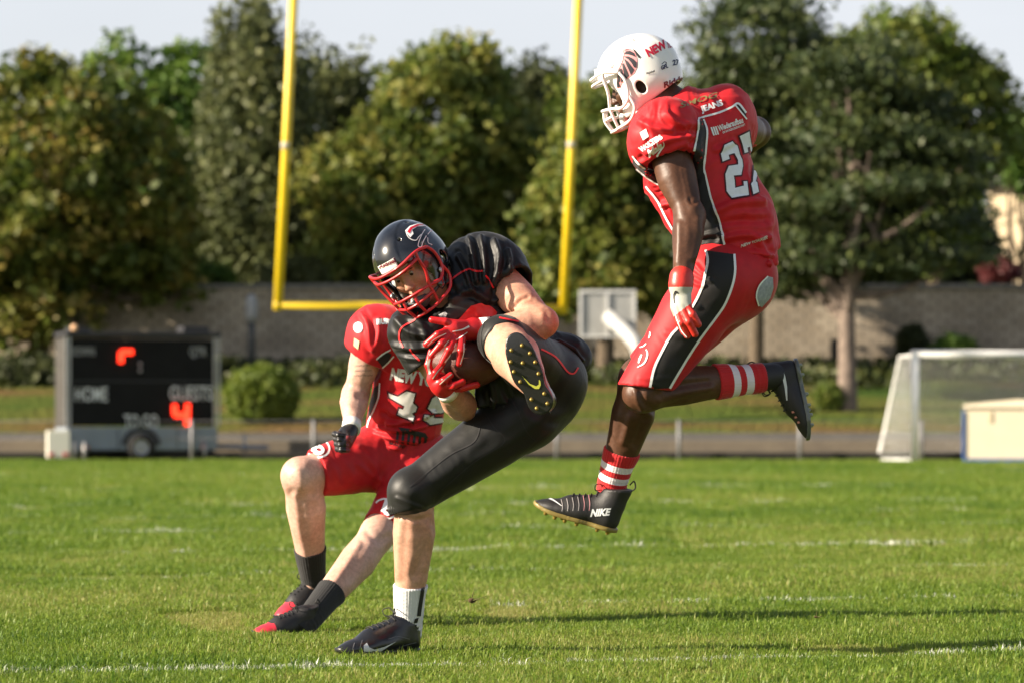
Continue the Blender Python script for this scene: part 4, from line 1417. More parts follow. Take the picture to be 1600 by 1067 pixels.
def bars_open():
    """face mask of a ball carrier: two brow bars, side loops, two mouth bars, two uprights"""
    B = []
    B.append([(.045, .122, .045), (.10, .108, .062), (.150, .055, .056), (.157, 0, .054), (.150, -.055, .056), (.10, -.108, .062), (.045, -.122, .045)])
    B.append([(.105, .103, .040), (.150, .062, .034), (.160, 0, .031), (.150, -.062, .034), (.105, -.103, .040)])
    for s in (-1, 1):
        B.append([(.10, .108*s, .062), (.105, .103*s, .040), (.105, .099*s, -.01), (.118, .082*s, -.062)])
        B.append([(.045, .122*s, .045), (.032, .126*s, .01), (.040, .122*s, -.045), (.075, .108*s, -.072), (.118, .082*s, -.062)])
        B.append([(.036, .122*s, -.04), (.03, .12*s, -.085), (.062, .106*s, -.122), (.118, .066*s, -.134)])
        B.append([(.148, .026*s, -.060), (.155, .026*s, -.095), (.143, .024*s, -.134)])
        B.append([(.118, .082*s, -.062), (.115, .078*s, -.10), (.112, .068*s, -.134)])
    B.append([(.075, .108, -.072), (.118, .082, -.062), (.150, .035, -.058), (.154, 0, -.057), (.150, -.035, -.058), (.118, -.082, -.062), (.075, -.108, -.072)])
    B.append([(.116, .080, -.088), (.15, .035, -.092), (.158, 0, -.093), (.15, -.035, -.092), (.116, -.080, -.088)])
    B.append([(.062, .106, -.122), (.112, .068, -.134), (.143, .024, -.136), (.146, 0, -.136), (.143, -.024, -.136), (.112, -.068, -.134), (.062, -.106, -.122)])
    return B

def px_of(V):
    V = np.asarray(V)
    return np.stack([800 + V[:, 0]*FPX/V[:, 1], HOR - (V[:, 2]-CAM_H)*FPX/V[:, 1]], 1)

def seg_dist(P, pts):
    pts = np.asarray(pts, float)
    best = np.full(len(P), 1e9)
    for a, b in zip(pts[:-1], pts[1:]):
        ab = b - a
        t = np.clip(((P - a) @ ab) / (ab @ ab + 1e-9), 0, 1)
        best = np.minimum(best, np.linalg.norm(P - a - t[:, None]*ab, axis=1))
    return best

def cloth(V, Q, folds=(), amp=.003, along=(0, 0, 1), freq=(6, 26), seed=0, it=1, mask=None, fold_gain=1.0):
    """creases: stretched noise plus individual folds (pixel polylines, width px, height m)"""
    V = relax(V, Q, it, .5)
    N = vnormals(V, Q)
    a = nrm(along)
    u = perp((0.3, .9, .2), a); w = np.cross(a, u)
    p = np.stack([V @ a * freq[0], V @ u * freq[1], V @ w * freq[1]], 1) + seed * 17.3
    warp = vnoise(V * 9 + seed)
    p[:, 1] += warp * 1.3; p[:, 2] += vnoise(V * 9 + 40 + seed) * 1.3
    n = 1 - np.abs(vnoise(p)) * 2
    n2 = 1 - np.abs(vnoise(p * 2.1 + 9)) * 2
    d = amp * (n * .8 + n2 * .45)
    d = d * (0.35 + .65*np.clip(vnoise(V*5 + 3 + seed) + .5, 0, 1))
    if mask is not None: d = d * mask(V)
    toc = np.array((0, 0, CAM_H)) - V; toc /= np.linalg.norm(toc, axis=1)[:, None]
    face = np.clip((N * toc).sum(1) * 2, 0, 1)
    if len(folds):
        P = px_of(V)
        for pts, wid, am in folds:
            pts = catmull([np.array((x, y, 0.)) for x, y in pts], 4)[:, :2] if len(pts) > 2 else np.array(pts, float)
            q = seg_dist(P, pts)
            d = d + face * am * fold_gain * (np.exp(-(q/wid)**2) - .35*np.exp(-((q - 1.9*wid)/wid)**2))
    return V + N * d[:, None]

# ---------------------------------------------------------------- gloves
def hand_mesh(wr, palm, fingers, r=.0112, palm_r=(.034, .038), sq=None, h=.0028, cuff=None):
    prims = [limb(palm[0], palm[1], palm_r, sq=sq), limb(wr, palm[0], (.033, .033), sq=None)]
    if cuff: prims.append(limb(cuff[0], cuff[1], cuff[2]))
    allp = list(prims)
    F_ = []
    for fg in fingers:
        seg = []
        rr = r * (fg[1] if isinstance(fg, tuple) else 1.0)
        pts = fg[0] if isinstance(fg, tuple) else fg
        for i, (a, b) in enumerate(zip(pts[:-1], pts[1:])):
            seg.append(limb(a, b, (rr * (1.06 - .08*i), rr * (1.0 - .1*i))))
        F_.append(seg); allp += seg
    f = field_for(allp, h, .015)
    for i, p in enumerate(prims): f.add(p, .012 if i else 0)
    tot = f.f.copy()
    for seg in F_:
        g = Field.__new__(Field); g.__dict__.update(f.__dict__); g.f = np.full(f.n, 1.0, np.float32)
        for p in seg: g.add(p, .004)
        k = .007
        hh = np.maximum(k - np.abs(f.f - g.f), 0) / k
        tot = np.minimum(tot, np.minimum(f.f, g.f) - hh*hh*k*.25)
    V, Q = surface_nets(tot, f.lo, f.h)
    return relax(V, Q, 1, .4), Q

# ---------------------------------------------------------------- boots
SHOE = {}
def shoe_shape(high):
    if high in SHOE: return SHOE[high]
    f = Field((-.06, -.085, -.02), (.31, .085, .19), .0035)
    I = np.eye(3)
    f.add(limb((.035, 0, .03), (.03, 0, .075), (.037, .035), sq=((0, 1, 0), .92)))
    f.add(limb((.032, 0, .085), (.028, 0, .112 if not high else .135), (.040, .047), sq=((0, 1, 0), .95), caps=[((.028, 0, .108 if not high else .135), (.25, 0, 1))]), .02)
    f.add(limb((.055, 0, .07), (.16, .0, .036), (.038, .034)), .03)
    f.add(limb((.04, 0, .03), (.15, -.002, .026), (.036, .043), sq=((0, 0, 1), .9)), .03)
    f.add(limb((.14, -.002, .024), (.215, .004, .017), (.046, .042), sq=((0, 0, 1), .62)), .03)
    f.add(limb((.2, .004, .015), (.248, .006, .011), (.042, .032), sq=((0, 0, 1), .55)), .02)
    f.f = np.maximum(f.f, -(f.ax[2][None, None, :] - .004) + 0*f.f)
    # arch
    V, Q = f.mesh()
    V = relax(V, Q, 1, .4)
    # sole: follows the footprint of the upper
    out = []
    g = Field((-.06, -.085, -.03), (.31, .085, .03), .0035)
    g.add(limb((.035, 0, 0), (.036, 0, 0), (.039, .039), sq=((0, 1, 0), .95)))
    g.add(limb((.04, 0, 0), (.15, -.002, 0), (.034, .041)), .03)
    g.add(limb((.14, -.002, 0), (.215, .004, 0), (.047, .044)), .03)
    g.add(limb((.2, .004, 0), (.25, .006, 0), (.043, .034)), .02)
    z = g.ax[2][None, None, :]
    # 2D footprint extruded
    k0 = np.argmin(np.abs(g.ax[2]))
    fp = g.f[:, :, k0:k0+1]
    lift = np.clip((g.ax[0] - .2)/.08, 0, 1)[:, None, None]**2 * .012
    g.f = np.maximum(fp - .0015, np.abs(z - .001 - lift) - .0075)
    Vs, Qs = g.mesh()
    Vs = relax(Vs, Qs, 1, .4)
    SHOE[high] = (V, Q, Vs, Qs)
    return SHOE[high]

STUDS = [(.02, .02), (.02, -.02), (.055, .024), (.055, -.024), (.125, .034), (.125, -.034), (.165, .04), (.165, -.04), (.2, .036), (.2, -.036), (.235, .022), (.235, -.018), (.18, 0)]
def stud_mesh():
    V = []; Q = []
    for i, (z, r) in enumerate(((.002, .0075), (-.008, .0062), (-.0115, .0045))):
        for k in range(10):
            a = k*math.pi/5
            V.append((r*math.cos(a), r*math.sin(a), z))
    for i in range(2):
        for k in range(10):
            Q.append((i*10+k, (i+1)*10+k, (i+1)*10+(k+1) % 10, i*10+(k+1) % 10))
    V.append((0, 0, -.0122))
    T = [(30, 20+(k+1) % 10, 20+k) for k in range(10)]
    return np.array(V), Q, T

def shoe(person, heel, toe, up, upper_mat, sole_mat, stud_mat, lace_mat, length=.30, high=False, matfn=None, label=None, lace_pts=None, tongue=True):
    """heel, toe: world points on the underside of the sole; up: away from the ground"""
    heel = np.asarray(heel, float); toe = np.asarray(toe, float)
    X = nrm(toe - heel); Z = perp(up, X); Y = np.cross(Z, X)
    s = np.linalg.norm(toe - heel) / .285
    V, Q, Vs, Qs = shoe_shape(high)
    O = heel + Z * .0065*s
    w = lambda P: O + s * (np.asarray(P, float) @ np.array([X, Y, Z]))
    mf = None
    if matfn is not None:
        inv = np.array([X, Y, Z]).T
        mf = lambda c: matfn(((c - O) @ inv) / s)
    sh = mk('shoe', w(V), upper_mat, person, quads=Q, matfn=mf)
    if label: sh['label'] = label
    sl_ = mk('sole', w(Vs), sole_mat, sh, quads=Qs)
    sv, sq_, st = stud_mesh()
    first = None
    for (x, y) in STUDS:
        lift = max(0, (x-.2)/.08)**2*.012
        mk('stud', w(sv + np.array((x, y, -.0065 + lift))), stud_mat, sh, quads=sq_, tris=st)
    # laces
    tree = bvh(V, Q)
    def top(x, y):
        h = tree.ray_cast(Vector((x, y, .3)), Vector((0, 0, -1)))
        return (h[0].z if h[0] else .05) + .002
    for i in range(5):
        x = .085 + i*.019
        pts = [(x + .004, yy, top(x + .004*(yy > 0), yy)) for yy in np.linspace(-.022, .022, 7)]
        tubes('lace', [w(np.array(pts))], .0022, lace_mat, sh, seg=6)
    xz = (.078, 0, top(.078, 0) + .002)
    for sg in (-1, 1):
        pts = catmull([np.array(xz), np.array((.085, .014*sg, xz[2]+.018)), np.array((.1, .03*sg, xz[2]+.012)), np.array((.096, .02*sg, xz[2]-.006)), np.array(xz)], 6)
        tubes('lace', [w(pts)], .002, lace_mat, sh, seg=6)
    # heel tab loop
    hz = .118 if not high else .155
    pts = catmull([np.array((-.012, 0, hz-.02)), np.array((-.026, 0, hz)), np.array((-.016, 0, hz+.02)), np.array((-.006, 0, hz+.004))], 6)
    tubes('heel_tab', [w(pts)], .0028, lace_mat, sh, seg=6)
    Vw = w(V)
    return sh, bvh(Vw, Q), w

def sock(person, knee, ank, t0, t1, back, m, extra=.0045, calf=1.0, label=None, rib=True, s=1.0):
    """ribbed sock over the lower leg from t0 to t1 along knee->ankle"""
    sh = ank - knee
    pr = leg_prims(knee - nrm(sh)*.01, knee, ank, back, s, calf)[2:4]
    a = knee + sh*t0; e = knee + sh*t1
    f = Field(np.minimum(a, e) - .09, np.maximum(a, e) + .09, .004)
    for p, k in pr: f.add(p, k)
    f.add(limb(ank - sh*.15, e, (.036, .037)), .02)
    f.f = f.f - extra
    n = nrm(sh)
    X, Y, Z = f.ax[0][:, None, None], f.ax[1][None, :, None], f.ax[2][None, None, :]
    f.f = np.maximum(f.f, -((X-a[0])*n[0] + (Y-a[1])*n[1] + (Z-a[2])*n[2]))
    f.f = np.maximum(f.f, ((X-e[0])*n[0] + (Y-e[1])*n[1] + (Z-e[2])*n[2]))
    V, Q = f.mesh()
    V = relax(V, Q, 1, .4)
    N = vnormals(V, Q)
    if rib:
        bk = perp(back, sh); sd = np.cross(n, bk)
        c = V - a
        ang = np.arctan2(c @ sd, c @ bk)
        tt = (c @ n) / np.linalg.norm(e - a)
        V = V + N * (.0011*np.sin(ang*34) + .0016*vnoise(np.stack([tt*26, ang*.9, 0*tt], 1)) * np.clip(tt*3-1.2, 0, 1))[:, None]
    o = mk('sock', V, m, person, quads=Q)
    if label: o['label'] = label
    # length coordinate (0 top, 1 bottom) for knitted stripes
    at = o.data.attributes.new('along', 'FLOAT', 'POINT')
    at.data.foreach_set('value', (((V - a) @ n) / np.linalg.norm(e - a)).astype(np.float32))
    return o, bvh(V, Q)

def striped(name, base, stripe, ranges, rough=.85):
    if name in MATS: return MATS[name]
    m = mat(name, base, rough, sheen=.3, bump=.4, bscale=400, bdist=.001)
    n, l = m.node_tree.nodes, m.node_tree.links
    b = n['Principled BSDF']
    at = n.new('ShaderNodeAttribute'); at.attribute_name = 'along'
    tot = None
    for a, e in ranges:
        g = n.new('ShaderNodeMath'); g.operation = 'COMPARE'
        g.inputs[1].default_value = (a+e)/2; g.inputs[2].default_value = (e-a)/2
        l.new(at.outputs['Fac'], g.inputs[0])
        if tot is None: tot = g
        else:
            ad = n.new('ShaderNodeMath'); ad.operation = 'MAXIMUM'
            l.new(tot.outputs[0], ad.inputs[0]); l.new(g.outputs[0], ad.inputs[1]); tot = ad
    mx = n.new('ShaderNodeMix'); mx.data_type = 'RGBA'
    mx.inputs[6].default_value = (*base, 1); mx.inputs[7].default_value = (*stripe, 1)
    l.new(tot.outputs[0], mx.inputs[0]); l.new(mx.outputs[2], b.inputs['Base Color'])
    return m

# materials used by the players
def fabric(name, col, rough=.62, sheen=.25, bump=.25, crease=.5, cs=10.):
    """woven cloth: fine weave bump over larger ridged creases"""
    if name in MATS: return MATS[name]
    m = mat(name, col, rough, spec=.35, sheen=sheen, noise=.10, nscale=30, bump=bump, bscale=700, bdist=.0008)
    n, l = m.node_tree.nodes, m.node_tree.links
    b = n['Principled BSDF']
    fine = b.inputs['Normal'].links[0].from_node
    tcn = [q for q in n if q.type == 'TEX_COORD'][0]
    mp_ = n.new('ShaderNodeMapping'); mp_.inputs['Rotation'].default_value = (.3, .5, .7); mp_.inputs['Scale'].default_value = (1.0, 1.0, .45)
    t = n.new('ShaderNodeTexNoise'); t.noise_type = 'RIDGED_MULTIFRACTAL'
    t.inputs['Scale'].default_value = cs; t.inputs['Detail'].default_value = 2.0; t.inputs['Distortion'].default_value = .6
    l.new(tcn.outputs['Object'], mp_.inputs['Vector']); l.new(mp_.outputs['Vector'], t.inputs['Vector'])
    bp = n.new('ShaderNodeBump'); bp.inputs['Strength'].default_value = crease; bp.inputs['Distance'].default_value = .006
    l.new(t.outputs['Fac'], bp.inputs['Height']); l.new(bp.outputs['Normal'], fine.inputs['Normal'])
    return m
M_RED = fabric('red_jersey', (.50, .008, .014), .6, .08, .25, .85, 8)
M_REDP = fabric('red_pants', (.45, .008, .013), .62, .10, .25, .25, 8)
M_BLACK = fabric('black_jersey', (.0055, .0055, .006), .5, .05, .25, .6, 9)
M_BLACKP = fabric('black_pants', (.0085, .0085, .008), .5, .14, .3, .12, 8)
M_PIPE = mat('red_piping', (.62, .015, .02), .55)
M_WHITE = mat('white_print', (.78, .78, .78), .6)
M_CREAM = mat('number_cream', (.62, .60, .52), .65, noise=.1, nscale=40)
M_MAROON = mat('maroon_outline', (.06, .002, .008), .65)
M_DARK = mat('black_print', (.012, .011, .012), .6)
M_GREYP = mat('grey_print', (.25, .22, .16), .5)
def skin(name, col, col2, rough=.45):
    m = mat(name, col, rough, spec=.35, col2=col2, nscale=9, sss=(.05 if col[0] > .2 else 0), bump=.5, bscale=55, bdist=.0022)
    # fine blotches, freckles and vein-like darker streaks
    n, l = m.node_tree.nodes, m.node_tree.links
    b = n['Principled BSDF']
    src = b.inputs['Base Color'].links[0].from_socket
    tcn = [q for q in n if q.type == 'TEX_COORD'][0]
    t = n.new('ShaderNodeTexNoise'); t.inputs['Scale'].default_value = 75; t.inputs['Detail'].default_value = 4; t.inputs['Roughness'].default_value = .7
    l.new(tcn.outputs['Object'], t.inputs['Vector'])
    mr = n.new('ShaderNodeMapRange'); mr.inputs['From Min'].default_value = .35; mr.inputs['From Max'].default_value = .7; mr.inputs['To Min'].default_value = .78; mr.inputs['To Max'].default_value = 1.1
    l.new(t.outputs['Fac'], mr.inputs['Value'])
    mx = n.new('ShaderNodeMix'); mx.data_type = 'RGBA'; mx.blend_type = 'MULTIPLY'; mx.inputs[0].default_value = 1.0
    l.new(src, mx.inputs[6]); l.new(mr.outputs['Result'], mx.inputs[7]); l.new(mx.outputs[2], b.inputs['Base Color'])
    return m
M_SKIN = skin('skin_fair', (.46, .225, .145), (.60, .345, .245), .5)
M_SKIN2 = skin('skin_pale', (.52, .285, .215), (.66, .42, .335), .5)
M_SKIN3 = skin('skin_brown', (.060, .024, .012), (.105, .046, .025), .47)
M_BOOT = mat('boot_black', (.012, .012, .014), .28, spec=.6, bump=.25, bscale=60, bdist=.002)
M_BOOTK = mat('boot_knit', (.014, .013, .014), .55, bump=.6, bscale=300, bdist=.002)
M_SOLE = mat('sole_black', (.012, .012, .012), .35, bump=.3, bscale=120, bdist=.002)
M_GOLD = mat('stud_gold', (.32, .22, .05), .35, .5)
M_STUDB = mat('stud_dark', (.05, .045, .02), .4, .3)
M_LACE = mat('lace_black', (.01, .01, .01), .7)
M_GLOVE = mat('glove_red', (.50, .012, .016), .38, spec=.5, bump=.3, bscale=150, bdist=.0015)
M_PALM = mat('glove_grey', (.42, .42, .36), .5, bump=.3, bscale=200, bdist=.001)
M_TAPE = mat('wrist_tape', (.75, .73, .7), .8, bump=.5, bscale=120, bdist=.002)
# ================================================================ the ball carrier in black
DB = 13.6
def JB(px, py, dy=0.0): return W(px, py, DB + dy)
pB = empty('person', (JB(645, 900)[0], 13.55, 0))
tag(pB, 'ball carrier in black uniform and black helmet, one leg kicked up, hugging the ball', 'person', 'players')
TOC = np.array((0, -1., 0))

neck = JB(700, 455, -.02); pel = JB(842, 612, .03)
shL, elL, wrL = JB(775, 434, -.03), JB(848, 504, -.20), JB(750, 515, -.245)
shR, elR, wrR = JB(655, 530, -.10), JB(722, 634, -.10), JB(691, 603, -.285)
hipS, knS, anS = JB(822, 648, -.02), JB(646, 768, -.09), JB(638, 975, .02)
hipU, knU, anU = JB(860, 592, .05), JB(785, 531, -.33), JB(840, 608, -.70)
C_B = JB(645, 415, -.11)
F_B = nrm((-.32, -.81, -.49)); U_B = perp((-.56, -.2, .81), F_B); L_B = np.cross(U_B, F_B)

skinp = []
skinp += arm_prims(shL, elL, wrL, JB(760, 500, -.3) - shL, 1.12)
skinp += arm_prims(shR, elR, wrR, (0, -1, .2), 1.03)
skinp += leg_prims(hipS, knS, anS, (.9, .3, 0), 1.12, 1.18)
skinp += leg_prims(hipU, knU, anU, (.75, 0, -.5), 1.22, 1.42)
skinp += [(limb(pel, pel + (neck-pel)*.8, (.10, .09), sq=((0, 1, 0), .8)), .05),
          (limb(anS, JB(616, 1008, -.05), (.030, .016)), .02),
          (limb(anU, JB(826, 580, -.72), (.033, .024)), .02)]
hp, hc = head_prims(C_B, F_B, L_B, U_B, neck)
allp = [p for p, k in skinp + hp]
fB = field_for(allp, .0058)
for p, k in skinp: fB.add(p, k)
for i, (p, k) in enumerate(hp): fB.add(p, k)
for c in hc: fB.cut(c, .006)
V, Q = fB.mesh()
V = cloth(V, Q, [([(806, 478), (814, 470), (824, 466)], 2.8, -.006), ([(790, 492), (815, 486), (840, 490)], 5, -.004), ([(800, 455), (825, 462), (845, 480)], 8, .003), ([(830, 470), (850, 485), (858, 500)], 5, -.003),
                 ([(627, 815), (622, 860), (622, 900)], 5, .004), ([(655, 815), (660, 860), (648, 898)], 7, -.005), ([(668, 825), (673, 855), (665, 885)], 6, .005), ([(625, 800), (645, 812), (668, 808)], 4, -.004),
                 ([(690, 625), (705, 640), (715, 650)], 4, -.004), ([(775, 510), (800, 512), (825, 530)], 5, .003)], 0., (0, 0, 1))
bodyB = mk('body', V, M_SKIN, pB, quads=Q)
face_bits(C_B, F_B, L_B, U_B, bodyB, ('brow_dark', (.03, .018, .01)))

# ---- pants
pp = [(limb(hipS, hipU, (.112, .110)), .0),
      (ell(JB(853, 620, .05), (nrm(hipU-hipS), np.array((0, 1., 0)), np.cross(nrm(hipU-hipS), (0, 1, 0))), (.128, .118, .112)), .06),
      (limb(pel, JB(815, 572, .02), (.122, .122), sq=((0, 1, 0), .85)), .06),
      (limb(hipS, knS, [(0, .116), (.3, .112), (.65, .097), (.9, .084), (1, .082)]), .05),
      (ell(knS + np.array((-.012, -.02, 0)), np.eye(3), (.076, .08, .08)), .03),
      (limb(knS, JB(642, 794, -.09), (.079, .079), caps=[(JB(642, 794, -.09), (.32, 0, -1.))]), .02),
      (limb(hipU, knU, [(0, .115), (.5, .108), (.85, .092), (1, .084)]), .05),
      (limb(knU, knU + (anU-knU)*.20, (.081, .079), caps=[(knU + (anU-knU)*.06, (anU-knU)*np.array((1.6,1,1)))]), .02)]
fP = field_for([p for p, k in pp], .0058)
for p, k in pp: fP.add(p, k)
V, Q = fP.mesh()
V = cloth(V, Q, [([(750, 690), (700, 735), (640, 770)], 7, .002), ([(860, 700), (790, 735), (700, 775)], 9, -.002),
                 ([(905, 560), (880, 600), (850, 650)], 10, .003), ([(845, 655), (800, 690), (740, 720)], 8, .003),
                 ([(620, 778), (650, 790), (672, 800)], 3, .003), ([(830, 640), (860, 660), (890, 655)], 7, -.004)],
          .0014, JB(646, 768) - JB(826, 650), (5, 14), 3)
pantsB = mk('pants', V, M_BLACKP, pB, quads=Q)
treePB = bvh(V, Q)
for sm in (band([(757, 502), (751, 530), (762, 566), (790, 608), (808, 640), (822, 672), (838, 690)], 1.6),
           band([(752, 632), (770, 665), (788, 690), (740, 722), (690, 765)], 1.6), band([(640, 760), (700, 712), (740, 690), (752, 660)], 1.2)):
    lay('seam', [sm], treePB, M_DARK, pantsB, .0016)
for sm in (band([(845, 545), (868, 558), (886, 580), (896, 583), (903, 574)], 2.6), band([(780, 497), (806, 502), (830, 507)], 2.4)):
    lay('red_piping', [sm], treePB, M_PIPE, pantsB, .0022)
hemr = []
ax = nrm((anU - knU)*np.array((1.6,1,1))); u0 = perp((0, 0, 1), ax); v0 = np.cross(ax, u0)
cc_ = knU + (anU-knU)*.05
for k in range(34):
    a = 2*math.pi*k/34
    rr = .078
    c0 = cc_ + rr*(math.cos(a)*u0 + math.sin(a)*v0)
    hemr.append(np.array([c0 - ax*.016, c0 + (math.cos(a)*u0 + math.sin(a)*v0)*.003, c0 + ax*.008]))
tubes('gathered_hem', hemr, .0042, M_BLACKP, pantsB, seg=6)
hemr = []
ax = nrm((-.32*0 - .05, .0, -1)); ax = nrm((.30, 0, -1.)); u0 = perp((1, 0, 0), ax); v0 = np.cross(ax, u0)
cc_ = JB(643, 792, -.09)
for k in range(40):
    a = 2*math.pi*k/40
    c0 = cc_ + .078*(math.cos(a)*u0 + math.sin(a)*v0)
    hemr.append(np.array([c0 - ax*.028, c0 - ax*.01 + (math.cos(a)*u0 + math.sin(a)*v0)*.003, c0 + ax*.006]))
tubes('gathered_hem', hemr, .004, M_BLACKP, pantsB, seg=6)

# ---- jersey over shoulder pads
sd = nrm(shL - shR)
armL = nrm(elL - shL); armR = nrm(elR - shR)
slL = JB(795, 447, -.06); slR = JB(668, 566, -.10)
jp = [(limb(JB(815, 585, .0), JB(735, 485, -.02), (.125, .14), sq=((0, 1, 0), .92)), .0),
      (limb(JB(768, 425, .0), JB(672, 512, -.08), (.125, .105), sq=((0, 1, 0), 1.0)), .06),
      (ell(JB(752, 430, .02), (armL, sd, np.cross(armL, sd)), (.14, .135, .135)), .05),
      (ell(JB(654, 523, -.07), (armR, sd, np.cross(armR, sd)), (.10, .09, .11)), .05),
      (limb(JB(752, 428, .02), slL + armL*.05, (.135, .096), caps=[(slL + armL*.012, armL)]), .035),
      (limb(JB(650, 520, -.08), slR + armR*.05, (.095, .084), caps=[(slR + armR*.0, armR)]), .03),
      (ell(JB(716, 470, -.02), np.eye(3), (.10, .10, .10)), .05),
      (limb(JB(800, 560, -.04), JB(790, 632, -.04), (.105, .09), sq=((0, 1, 0), .9), caps=[(JB(790, 630, -.04), (-.12, 0, -1))]), .05),
      (limb(JB(830, 560, .05), JB(886, 560, .10), (.11, .085)), .05),
      (limb(JB(772, 600, -.06), JB(764, 634, -.06), (.06, .05), caps=[(JB(764, 636, -.06), (-.1, 0, -1))]), .04)]
fJ = field_for([p for p, k in jp], .0058)
for p, k in jp: fJ.add(p, k)
fJ.cut(limb(slL - armL*.05, slL + armL*.06, (.074, .084)), .004)
fJ.cut(limb(slR - armR*.03, slR + armR*.06, (.062, .07)), .004)
fJ.cut(limb(neck + (C_B-neck)*.35, C_B, (.085, .11)), .01)
fJ.cut(limb(C_B + F_B*.06 - U_B*.11, C_B + F_B*.12 - U_B*.02, (.085, .09)), .02)
V, Q = fJ.mesh()
V = cloth(V, Q, [([(716, 400), (728, 425), (737, 455)], 3.5, .010), ([(733, 372), (740, 405), (745, 440)], 4, .011), ([(752, 372), (757, 405), (758, 440)], 4, .010),
                 ([(772, 378), (780, 405), (772, 445)], 4.5, .011), ([(793, 392), (796, 415), (780, 450)], 4, .010), ([(800, 420), (785, 452), (772, 472)], 4, .008),
                 ([(705, 470), (735, 455), (762, 470)], 5, .008), ([(700, 440), (715, 460), (745, 468)], 5, -.006),
                 ([(620, 500), (640, 520), (675, 525)], 5, .007), ([(615, 540), (645, 545), (680, 540)], 5, .007), ([(622, 556), (650, 560), (690, 556)], 4, .006),
                 ([(640, 490), (660, 510), (668, 540)], 5, .006),
                 ([(752, 585), (746, 610), (750, 635)], 4, .008), ([(765, 590), (770, 612), (772, 635)], 4, .008), ([(785, 600), (790, 615), (800, 630)], 4, -.006),
                 ([(870, 535), (895, 548), (908, 562)], 4, .012), ([(868, 550), (885, 570), (905, 600)], 5, .01)],
          .0065, armL, (6, 20), 5, fold_gain=1.35)
jerB = mk('jersey', V, M_BLACK, pB, quads=Q)
treeJB = bvh(V, Q)
for sm in ([band([(690, 452), (703, 440), (718, 428), (733, 421), (744, 424), (755, 424)], 2.8), band([(758, 431), (766, 440), (771, 450)], 2.6),
                   band([(653, 488), (648, 500), (628, 512), (624, 528), (630, 543)], 2.4), band([(640, 545), (648, 556), (656, 563)], 2.6)]):
    lay('red_piping', [sm], treeJB, M_PIPE, jerB, .002)
lay('red_chest_panel', [[(715, 500), (736, 478), (752, 474), (766, 478), (776, 488), (774, 494), (745, 497), (722, 505)]], treeJB, mat('panel_red', (.60, .018, .02), .4), jerB, .004, maxjump=.09)
lay('mesh_panel', [[(694, 478), (712, 464), (728, 466), (742, 474), (722, 494), (704, 500)]], treeJB, mat('mesh_black', (.02, .02, .018), .7), jerB, .002, maxjump=.09)
lay('white_shield_print', [[(684, 489), (693, 483), (699, 491), (695, 499), (687, 497)]], treeJB, mat('shield_print', (.6, .6, .6), .6, col2=(.03, .03, .03), nscale=160), jerB, .003)

# ---- helmet
M_HB = mat('helmet_black', (.008, .009, .012), .16, spec=.6, coat=.6, noise=.3, nscale=30, bump=.05, bscale=25, bdist=.002)
M_MASKR = mat('mask_red', (.42, .012, .016), .35, spec=.5, coat=.3)
helB, treeHB, badge = helmet(C_B, F_B, L_B, U_B, pB, M_HB, M_MASKR, mat('pad_grey', (.30, .29, .26), .6), bars=bars_open(), strap=mat('strap_dark', (.05, .05, .055), .6))

# ---- gloves
gl = lambda *p: [JB(*q) for q in p]
fingersL = [gl((718, 507, -.275), (696, 503, -.30), (675, 500, -.30)),
            gl((704, 515, -.285), (684, 523, -.325), (666, 538, -.305)),
            gl((704, 522, -.295), (690, 537, -.335), (674, 556, -.32)),
            gl((711, 527, -.295), (702, 546, -.338), (691, 567, -.325)),
            gl((722, 529, -.295), (720, 548, -.335), (717, 568, -.325))]
V, Q = hand_mesh(wrL, (JB(738, 515, -.25), JB(710, 518, -.285)), fingersL, .0132, (.036, .040), sq=((0, 1, .35), .62), cuff=(JB(752, 514, -.22), JB(740, 514, -.245), (.036, .038)))
gL = mk('glove', V, M_GLOVE, pB, quads=Q)
tg = bvh(V, Q)
for sm in ([band([(697, 521), (680, 529), (668, 540)], 1.5), band([(701, 532), (690, 545), (679, 556)], 1.5), band([(712, 536), (706, 550), (695, 566)], 1.4), band([(725, 536), (724, 552), (719, 569)], 1.3),
                     band([(733, 510), (722, 515), (707, 518)], [3.2, 2.2, 1.0]), band([(730, 519), (720, 527), (712, 531)], 1.2)]):
    lay('white_piping', [sm], tg, M_WHITE, gL, .0012, step=4)
fingersR = [gl((677, 592, -.30), (681, 582, -.325), (689, 572, -.31)),
            gl((684, 600, -.30), (694, 594, -.33), (704, 586, -.32)),
            gl((693, 604, -.29), (709, 602, -.325), (723, 596, -.315)),
            gl((697, 606, -.26), (720, 607, -.29), (745, 601, -.275)),
            gl((676, 590, -.275), (669, 570, -.29), (674, 549, -.29))]
V, Q = hand_mesh(wrR, (JB(690, 602, -.285), JB(681, 592, -.285)), fingersR, .0130, (.034, .032), sq=((0, 1, 0), .8), cuff=(JB(697, 610, -.265), JB(689, 600, -.285), (.035, .037)))
gR = mk('glove', V, M_GLOVE, pB, quads=Q)
tg = bvh(V, Q)
for sm in ([band([(676, 591), (684, 580), (691, 572)], 1.3), band([(687, 600), (697, 591), (706, 584)], 1.3), band([(672, 584), (669, 570), (673, 556)], [3, 4, 2])]):
    lay('white_piping', [sm], tg, M_PALM, gR, .0012, step=4)
v, q, t3 = tube(np.array([JB(702, 616, -.25), JB(697, 609, -.268)]), .037, 18)
mk('wrist_tape', v, M_TAPE, pB, quads=q, tris=t3)
v, q, t3 = tube(np.array([JB(766, 512, -.238), JB(751, 514, -.25)]), .0385, 18)
mk('wrist_tape', v, M_TAPE, pB, quads=q, tris=t3)

